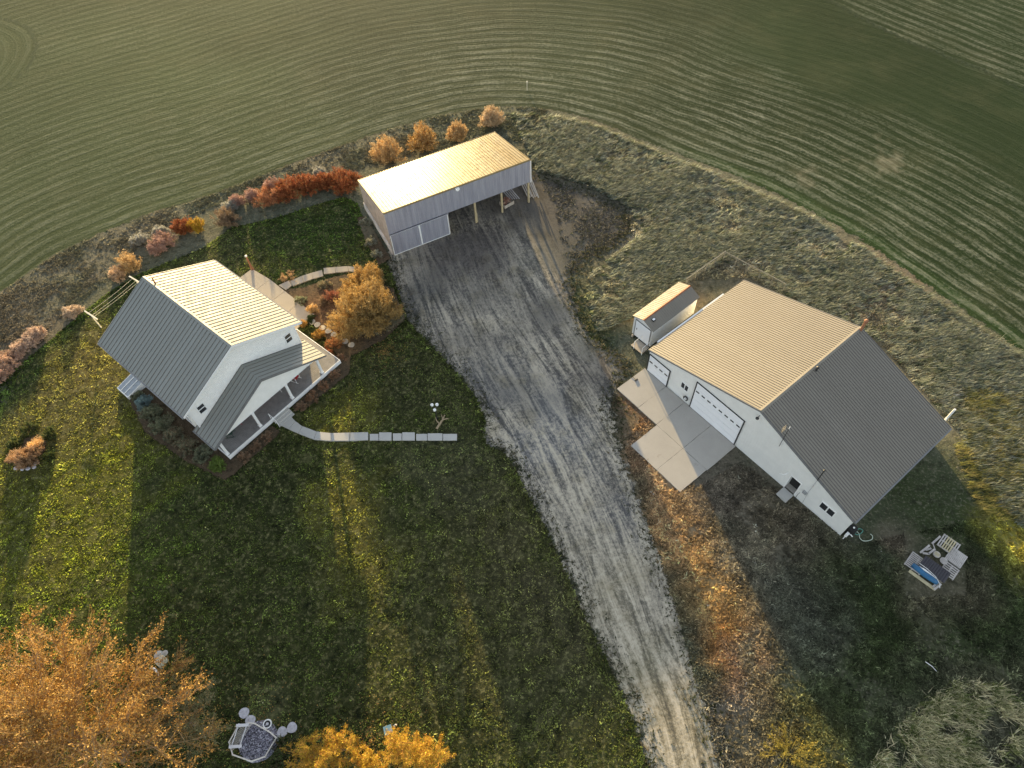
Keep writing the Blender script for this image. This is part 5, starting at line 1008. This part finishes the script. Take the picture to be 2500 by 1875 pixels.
# trees: big orange one at lower left with a grey-green one coloured as its shaded side, pointed yellow bushes at the bottom
q = ad(330, 1650); tree('maple_tree', 'huge spreading orange tree filling the lower left corner', 'tree', q.x - 2.0, q.y + .4, 9.0, 6.6, OR, 30, 13, 13, 10, .14, .26, lean=(-1.2, .6), barkc=(.40, .27, .14), sweep=(.25, .55), zlow=.16, up=.28)
q = ad(120, 1640); tree('maple_tree', 'orange tree behind the huge one, cut by the left edge', 'tree', q.x - 2.2, q.y + 1.0, 8.0, 5.6, OR, 24, 12, 12, 10, .14, .24, lean=(-.8, .4), barkc=(.40, .27, .14), sweep=(.3, .5), zlow=.18, up=.28)
q = ad(400, 1560, 1.5); tree('shade_side_tree', 'smaller twiggy tree coloured grey-green as the shaded right side of the orange tree', 'tree', q.x, q.y, 3.2, 2.3, [(.16, .17, .08), (.22, .22, .11), (.30, .22, .10)], 14, 10, 10, 7, .10, .10, barkc=(.30, .27, .17), sweep=(.35, .1), zlow=.2, up=.35)  # leaf colour carries the shade on the big tree's right side
def spire(px, py, h, r, l):
    x, y = tops(px, py, h * .8); o = tree('golden_bush', l, 'bush', x, y, h, r, YEL, 16, 8, 9, 6, .10, .07, barkc=(.62, .34, .10), zlow=.08, up=1.0, group='pointed yellow bushes at the bottom edge', flat=.4, top=1.06)
for px, py, h, r, l in ((672, 1640, 3.6, 1.5, 'leftmost wide yellow bush at the bottom edge'), (728, 1612, 3.9, 1.25, 'pointed yellow bush second from left at the bottom edge'), (790, 1650, 3.2, 1.0, 'low yellow bush in the middle of the bottom row'), (863, 1615, 4.2, 1.25, 'tallest pointed yellow bush, right of the blue tub'), (925, 1635, 3.7, 1.3, 'rightmost yellow bush with brown tips at the bottom edge')): spire(px, py, h, r, l)
x, y = tops(1715, 1625, .8); shrub('yellow_shrub', 'low mustard-yellow shrub at the bottom edge right of the drive', 'shrub', x, y, 1.7, 1.0, [(.30, .25, .05), (.36, .28, .05), (.16, .15, .04)], 46, 10, 6, .09, stemc=(.3, .25, .08), spiky=.4)
x, y = tops(620, 1635, .5); shrub('green_shrub', 'low dark green shrub left of the yellow bushes', 'shrub', x, y, 1.2, .8, DGR, 60, 14, 8, .09, spiky=.2)
# ------------------------------------------------------------------ grasses: nobody could count them
def scatter(poly_list, n, dens=None, seed=0):
    g = np.random.default_rng(seed); P = np.array([p for pl in poly_list for p in pl]); x0, y0 = P.min(0); x1, y1 = P.max(0); X = np.zeros(0); Y = np.zeros(0)
    while len(X) < n:
        x = g.uniform(x0, x1, n * 2); y = g.uniform(y0, y1, n * 2); k = np.zeros(len(x), bool)
        for pl in poly_list: k |= inside(x, y, pl)
        x, y = x[k], y[k]
        if dens is not None: k = g.random(len(x)) < dens(x, y); x, y = x[k], y[k]
        X = np.append(X, x); Y = np.append(Y, y)
    return X[:n], Y[:n]
def tufts(name, X, Y, nb, hgt, wid, rad, cols, lean=(0, 0), leanr=.5, colf=None, jit=.35, z0=0.0):
    n = len(X); i = np.repeat(np.arange(n), nb); m = len(i); th = hgt * (rng.uniform(.6, 1.4, n) if not hasattr(hgt, '__len__') else 1)
    a = rng.uniform(0, 2 * np.pi, m); rr = rad * np.sqrt(rng.random(m)); bx = X[i] + rr * np.cos(a); by = Y[i] + rr * np.sin(a); w = wid * rng.uniform(.6, 1.4, m); t = rng.uniform(0, np.pi, m)
    h = np.broadcast_to(th, (n,))[i] * rng.uniform(.6, 1.2, m); tx = bx + (lean[0] + leanr * rng.normal(size=m)) * h + .3 * rr * np.cos(a); ty = by + (lean[1] + leanr * rng.normal(size=m)) * h
    V = np.stack([np.stack([bx - w / 2 * np.cos(t), by - w / 2 * np.sin(t), np.full(m, z0)], -1), np.stack([bx + w / 2 * np.cos(t), by + w / 2 * np.sin(t), np.full(m, z0)], -1), np.stack([tx, ty, z0 + h], -1)], 1).reshape(-1, 3)
    if colf is None: C = pal(n, cols, .2)[i] * rng.uniform(1 - jit, 1 + jit, (m, 1))
    else: C = (colf(X, Y) * np.exp(rng.normal(size=(n, 1)) * jit))[i] * rng.uniform(.85, 1.15, (m, 1))
    return V, np.clip(C, 0, 1)
def grass(name, label, cat, parts):
    V = np.concatenate([p[0] for p in parts]); C = np.concatenate([p[1] for p in parts]); soup(name, V, 3, C, M['grass'], None, label=label, cat=cat, kind='stuff')
def not_in(*polys):
    def f(x, y):
        k = np.ones(len(x), bool)
        for p in polys: k &= ~inside(x, y, p)
        return k
    return f
HB = fp(HOUSE, [(-5.5, -2.1), (7.1, -2.1), (7.1, 4), (9.6, 4.2), (9.8, 14.2), (-5.5, 12)]); SB = fp(SHOP, [(-11, -3.5), (-6.2, -3.5), (-6.2, -6.6), (-.6, -6.6), (-.6, -.1), (9.5, -.1), (9.5, 12.2), (-11, 12.2)]); BB = fp(BARN, [(-.2, -.2), (6.4, -.2), (6.4, 0), (15.9, 0), (15.9, 8.1), (-.2, 8.1)]); GB = fp(SHED, [(-1.1, -.1), (1.1, -.1), (1.1, 6), (-1.1, 6)])
WALK = wp([(600, 905), (640, 880), (660, 925), (700, 935), (990, 935), (990, 958), (680, 958), (620, 930)]); WALK2 = wp([(605, 625), (640, 600), (700, 575), (755, 570), (760, 600), (700, 605), (640, 632)])
OCT = wp([(495, 1600), (520, 1550), (600, 1600), (590, 1640), (540, 1655)])
vis = wp([(-60, -40), (2270, -40), (2270, 1720), (-60, 1720)])
nb_ = not_in(HB, WALK, WALK2, OCT, *BEDS)
def dl_(x, y): return nb_(x, y) * (.25 + .75 * fbm(x, y, 1.1) ** .8 * 1.3) * inside(x, y, vis)
x, y = scatter([LAWN], 125000, dl_, 3)
GCOL = lambda x, y: lt(x, y) * 1.3 * (.45 + 2.9 * np.clip(fbm(x, y, .6)[:, None] - .28, 0, 1) + .6 * rng.random((len(x), 1)) ** 3) * np.array((1.15, 1.25, .9))
x2, y2 = scatter([LAWN], 6000, lambda x, y: dl_(x, y) * (fbm(x + 9, y, 2.2) > .5), 4)
grass('lawn_tufts', 'short green clumpy lawn grass with yellow tufts', 'grass', [tufts('', x, y, 3, .09, .16, .06, None, (.1, -.1), 1.3, GCOL, .55), tufts('', x2, y2, 3, .085, .13, .08, [(.18, .17, .05), (.24, .21, .07), (.13, .13, .04)], (.1, -.1), .8)])
# tall dry grass of the verge, leaning with the wind
VERGE = [wp([(1100, 245), (1200, 250), (1290, 275), (1400, 320), (1600, 400), (1740, 465), (1850, 530), (1960, 605), (2080, 690), (2260, 810), (2260, 1200), (2130, 1060), (2070, 930), (1900, 740), (1620, 600), (1560, 560), (1480, 605), (1370, 680), (1290, 715), (1262, 640), (1268, 585), (1335, 545), (1385, 505), (1355, 450), (1270, 400), (1160, 370)])]
nv = not_in(SB, GB, BB)
def dv(x, y): return nv(x, y) * np.clip((fbm(x, y, 5) - .30) * 2.2, .06, 1)
x, y = scatter(VERGE, 21000, dv, 5)
x2, y2 = scatter([wp([(1880, 1659), (1960, 1540), (2060, 1470), (2212, 1490), (2260, 1720), (1860, 1720)])], 1900, lambda x, y: np.clip((fbm(x, y, 1.1) - .45) * 5, .02, 1) * np.clip(.25 + fbm(x + 15, y, 3), 0, 1), 6)
x3, y3 = scatter([wp([(2080, 840), (2260, 860), (2260, 1110), (2120, 1130), (2060, 960)])], 1500, lambda x, y: nv(x, y) * 1., 7)
STR = [(.25, .28, .21), (.42, .43, .35), (.21, .24, .18), (.10, .13, .07), (.30, .33, .27), (.17, .165, .12)]
grass('dry_grass', 'tall wind-combed straw-coloured grass of the verge', 'dry grass', [tufts('', x, y, 8, .34, .085, .22, STR, (1.3, -.3), .5), tufts('', x2, y2, 9, .3, .085, .28, [(.78, .70, .46), (.66, .60, .38), (.50, .48, .28), (.24, .26, .10), (.12, .16, .05)], (.6, -.4), .8), tufts('', x3, y3, 8, .35, .045, .2, [(.22, .22, .07), (.34, .30, .12), (.16, .17, .06)], (.9, -.3), .4)])
# weeds: low leafy clumps round the yard and the field edge
YARD = [wp([(1400, 880), (1500, 1060), (1600, 1000), (1850, 1180), (2212, 1100), (2260, 1720), (1570, 1720), (1500, 1450), (1440, 1240), (1390, 1100), (1350, 960)])]
ny = not_in(SB, wp([(1950, 1150), (2090, 1150), (2090, 1290), (1950, 1290)]))
def cy(x, y): return gt(x, y) * (.95 + 2.4 * np.clip(fbm(x, y, .7)[:, None] - .25, 0, 1)) + .07 * (rng.random((len(x), 1)) ** 4) * np.array((1.1, 1, .7))
x, y = scatter(YARD, 52000, lambda x, y: ny(x, y) * np.clip((fbm(x, y, 2) - .3) * 2.4, .05, 1), 8)
BAND = [FE[int(len(FE) * .02):int(len(FE) * .52)] + wp([(1150, 300), (900, 330), (760, 370), (640, 380), (480, 440), (330, 500), (240, 600), (130, 690), (0, 790), (-100, 850)])]
x4, y4 = scatter(BAND, 9000, lambda x, y: not_in(BB)(x, y) * np.clip((fbm(x, y, 2) - .3) * 2.2, .08, 1) * inside(x, y, vis), 9)
x5, y5 = scatter([wp([(1150, 262), (1340, 440), (1380, 540), (1262, 640), (1290, 715), (1480, 605), (1620, 600), (1900, 740), (2070, 930), (2200, 900), (2200, 840), (1800, 555), (1400, 335)])], 9000, lambda x, y: nv(x, y) * np.clip((fbm(x, y, 1.6) - .35) * 3, 0, 1), 10)
x6, y6 = scatter([wp([(1170, 390), (1262, 408), (1350, 462), (1368, 495), (1320, 532), (1262, 560), (1228, 600), (1215, 530), (1200, 450)])], 2200, lambda x, y: np.clip((fbm(x, y, 1.5) - .3) * 3, .05, 1), 31)
DP_ = np.array(DRIVE + [DRIVE[0]]); eg_ = np.random.default_rng(5); k_ = eg_.integers(0, len(DRIVE), 7000); f_ = eg_.random((7000, 1)); E_ = DP_[k_] * (1 - f_) + DP_[k_ + 1] * f_ + eg_.normal(size=(7000, 2)) * .55; k_ = not_in(BB, SB)(E_[:, 0], E_[:, 1]); x7, y7 = E_[k_, 0], E_[k_, 1]
grass('weeds', 'low mixed weeds and spent stalks round the yard', 'weeds', [tufts('', x, y, 5, .10, .13, .12, None, (.2, -.2), 1.2, cy, .5), tufts('', x7, y7, 4, .08, .12, .14, [(.10, .10, .05), (.06, .075, .03), (.16, .14, .09), (.04, .05, .025)], (.2, -.2), 1.1), tufts('', x6, y6, 4, .07, .12, .16, [(.05, .05, .045), (.10, .095, .08), (.20, .19, .16), (.06, .07, .035)], (.2, -.2), 1.2), tufts('', x4, y4, 4, .09, .12, .16, None, (.3, -.2), 1.3, lambda x, y: gt(x, y) * (1.0 + 1.0 * (fbm(x, y, .8)[:, None] - .35)), .3), tufts('', x5, y5, 5, .18, .09, .14, None, (.5, -.2), .7, lambda x, y: cy(x, y) * 1.5, .5)])

lf = np.random.default_rng(21); LX, LY_ = [], []
for cx_, cy_, r_, n_ in ((ad(330, 1560).x, ad(330, 1560).y, 6.0, 1700), (ad(560, 1560).x, ad(560, 1560).y, 3.0, 250), (ad(800, 1600).x, ad(800, 1600).y, 3.2, 500), (ad(830, 760).x, ad(830, 760).y, 2.6, 500)):
    a_ = lf.uniform(0, 6.283, n_); q_ = r_ * lf.normal(size=n_) * .6; LX.append(cx_ + q_ * np.cos(a_)); LY_.append(cy_ + q_ * np.sin(a_))
LX, LY_ = np.concatenate(LX), np.concatenate(LY_); k_ = not_in(HB)(LX, LY_); P_ = np.stack([LX[k_], LY_[k_], lf.uniform(.05, .13, k_.sum())], -1)
d_ = unit(lf.normal(size=P_.shape) * [1, 1, .25]); u_ = unit(np.cross(d_, [[0, 0, 1.]]) + lf.normal(size=P_.shape) * .2); w_ = lf.uniform(.05, .11, (len(P_), 1))
soup('fallen_leaves', np.stack([P_, P_ + d_ * w_ * .5 + u_ * w_ * .35, P_ + d_ * w_, P_ + d_ * w_ * .5 - u_ * w_ * .35], 1).reshape(-1, 3), 4, pal(len(P_), [(.40, .24, .07), (.30, .16, .05), (.48, .34, .10), (.22, .13, .06)], .3), M['leaf'], None, label='tan and orange fallen leaves strewn under the trees', cat='fallen leaves', kind='stuff')
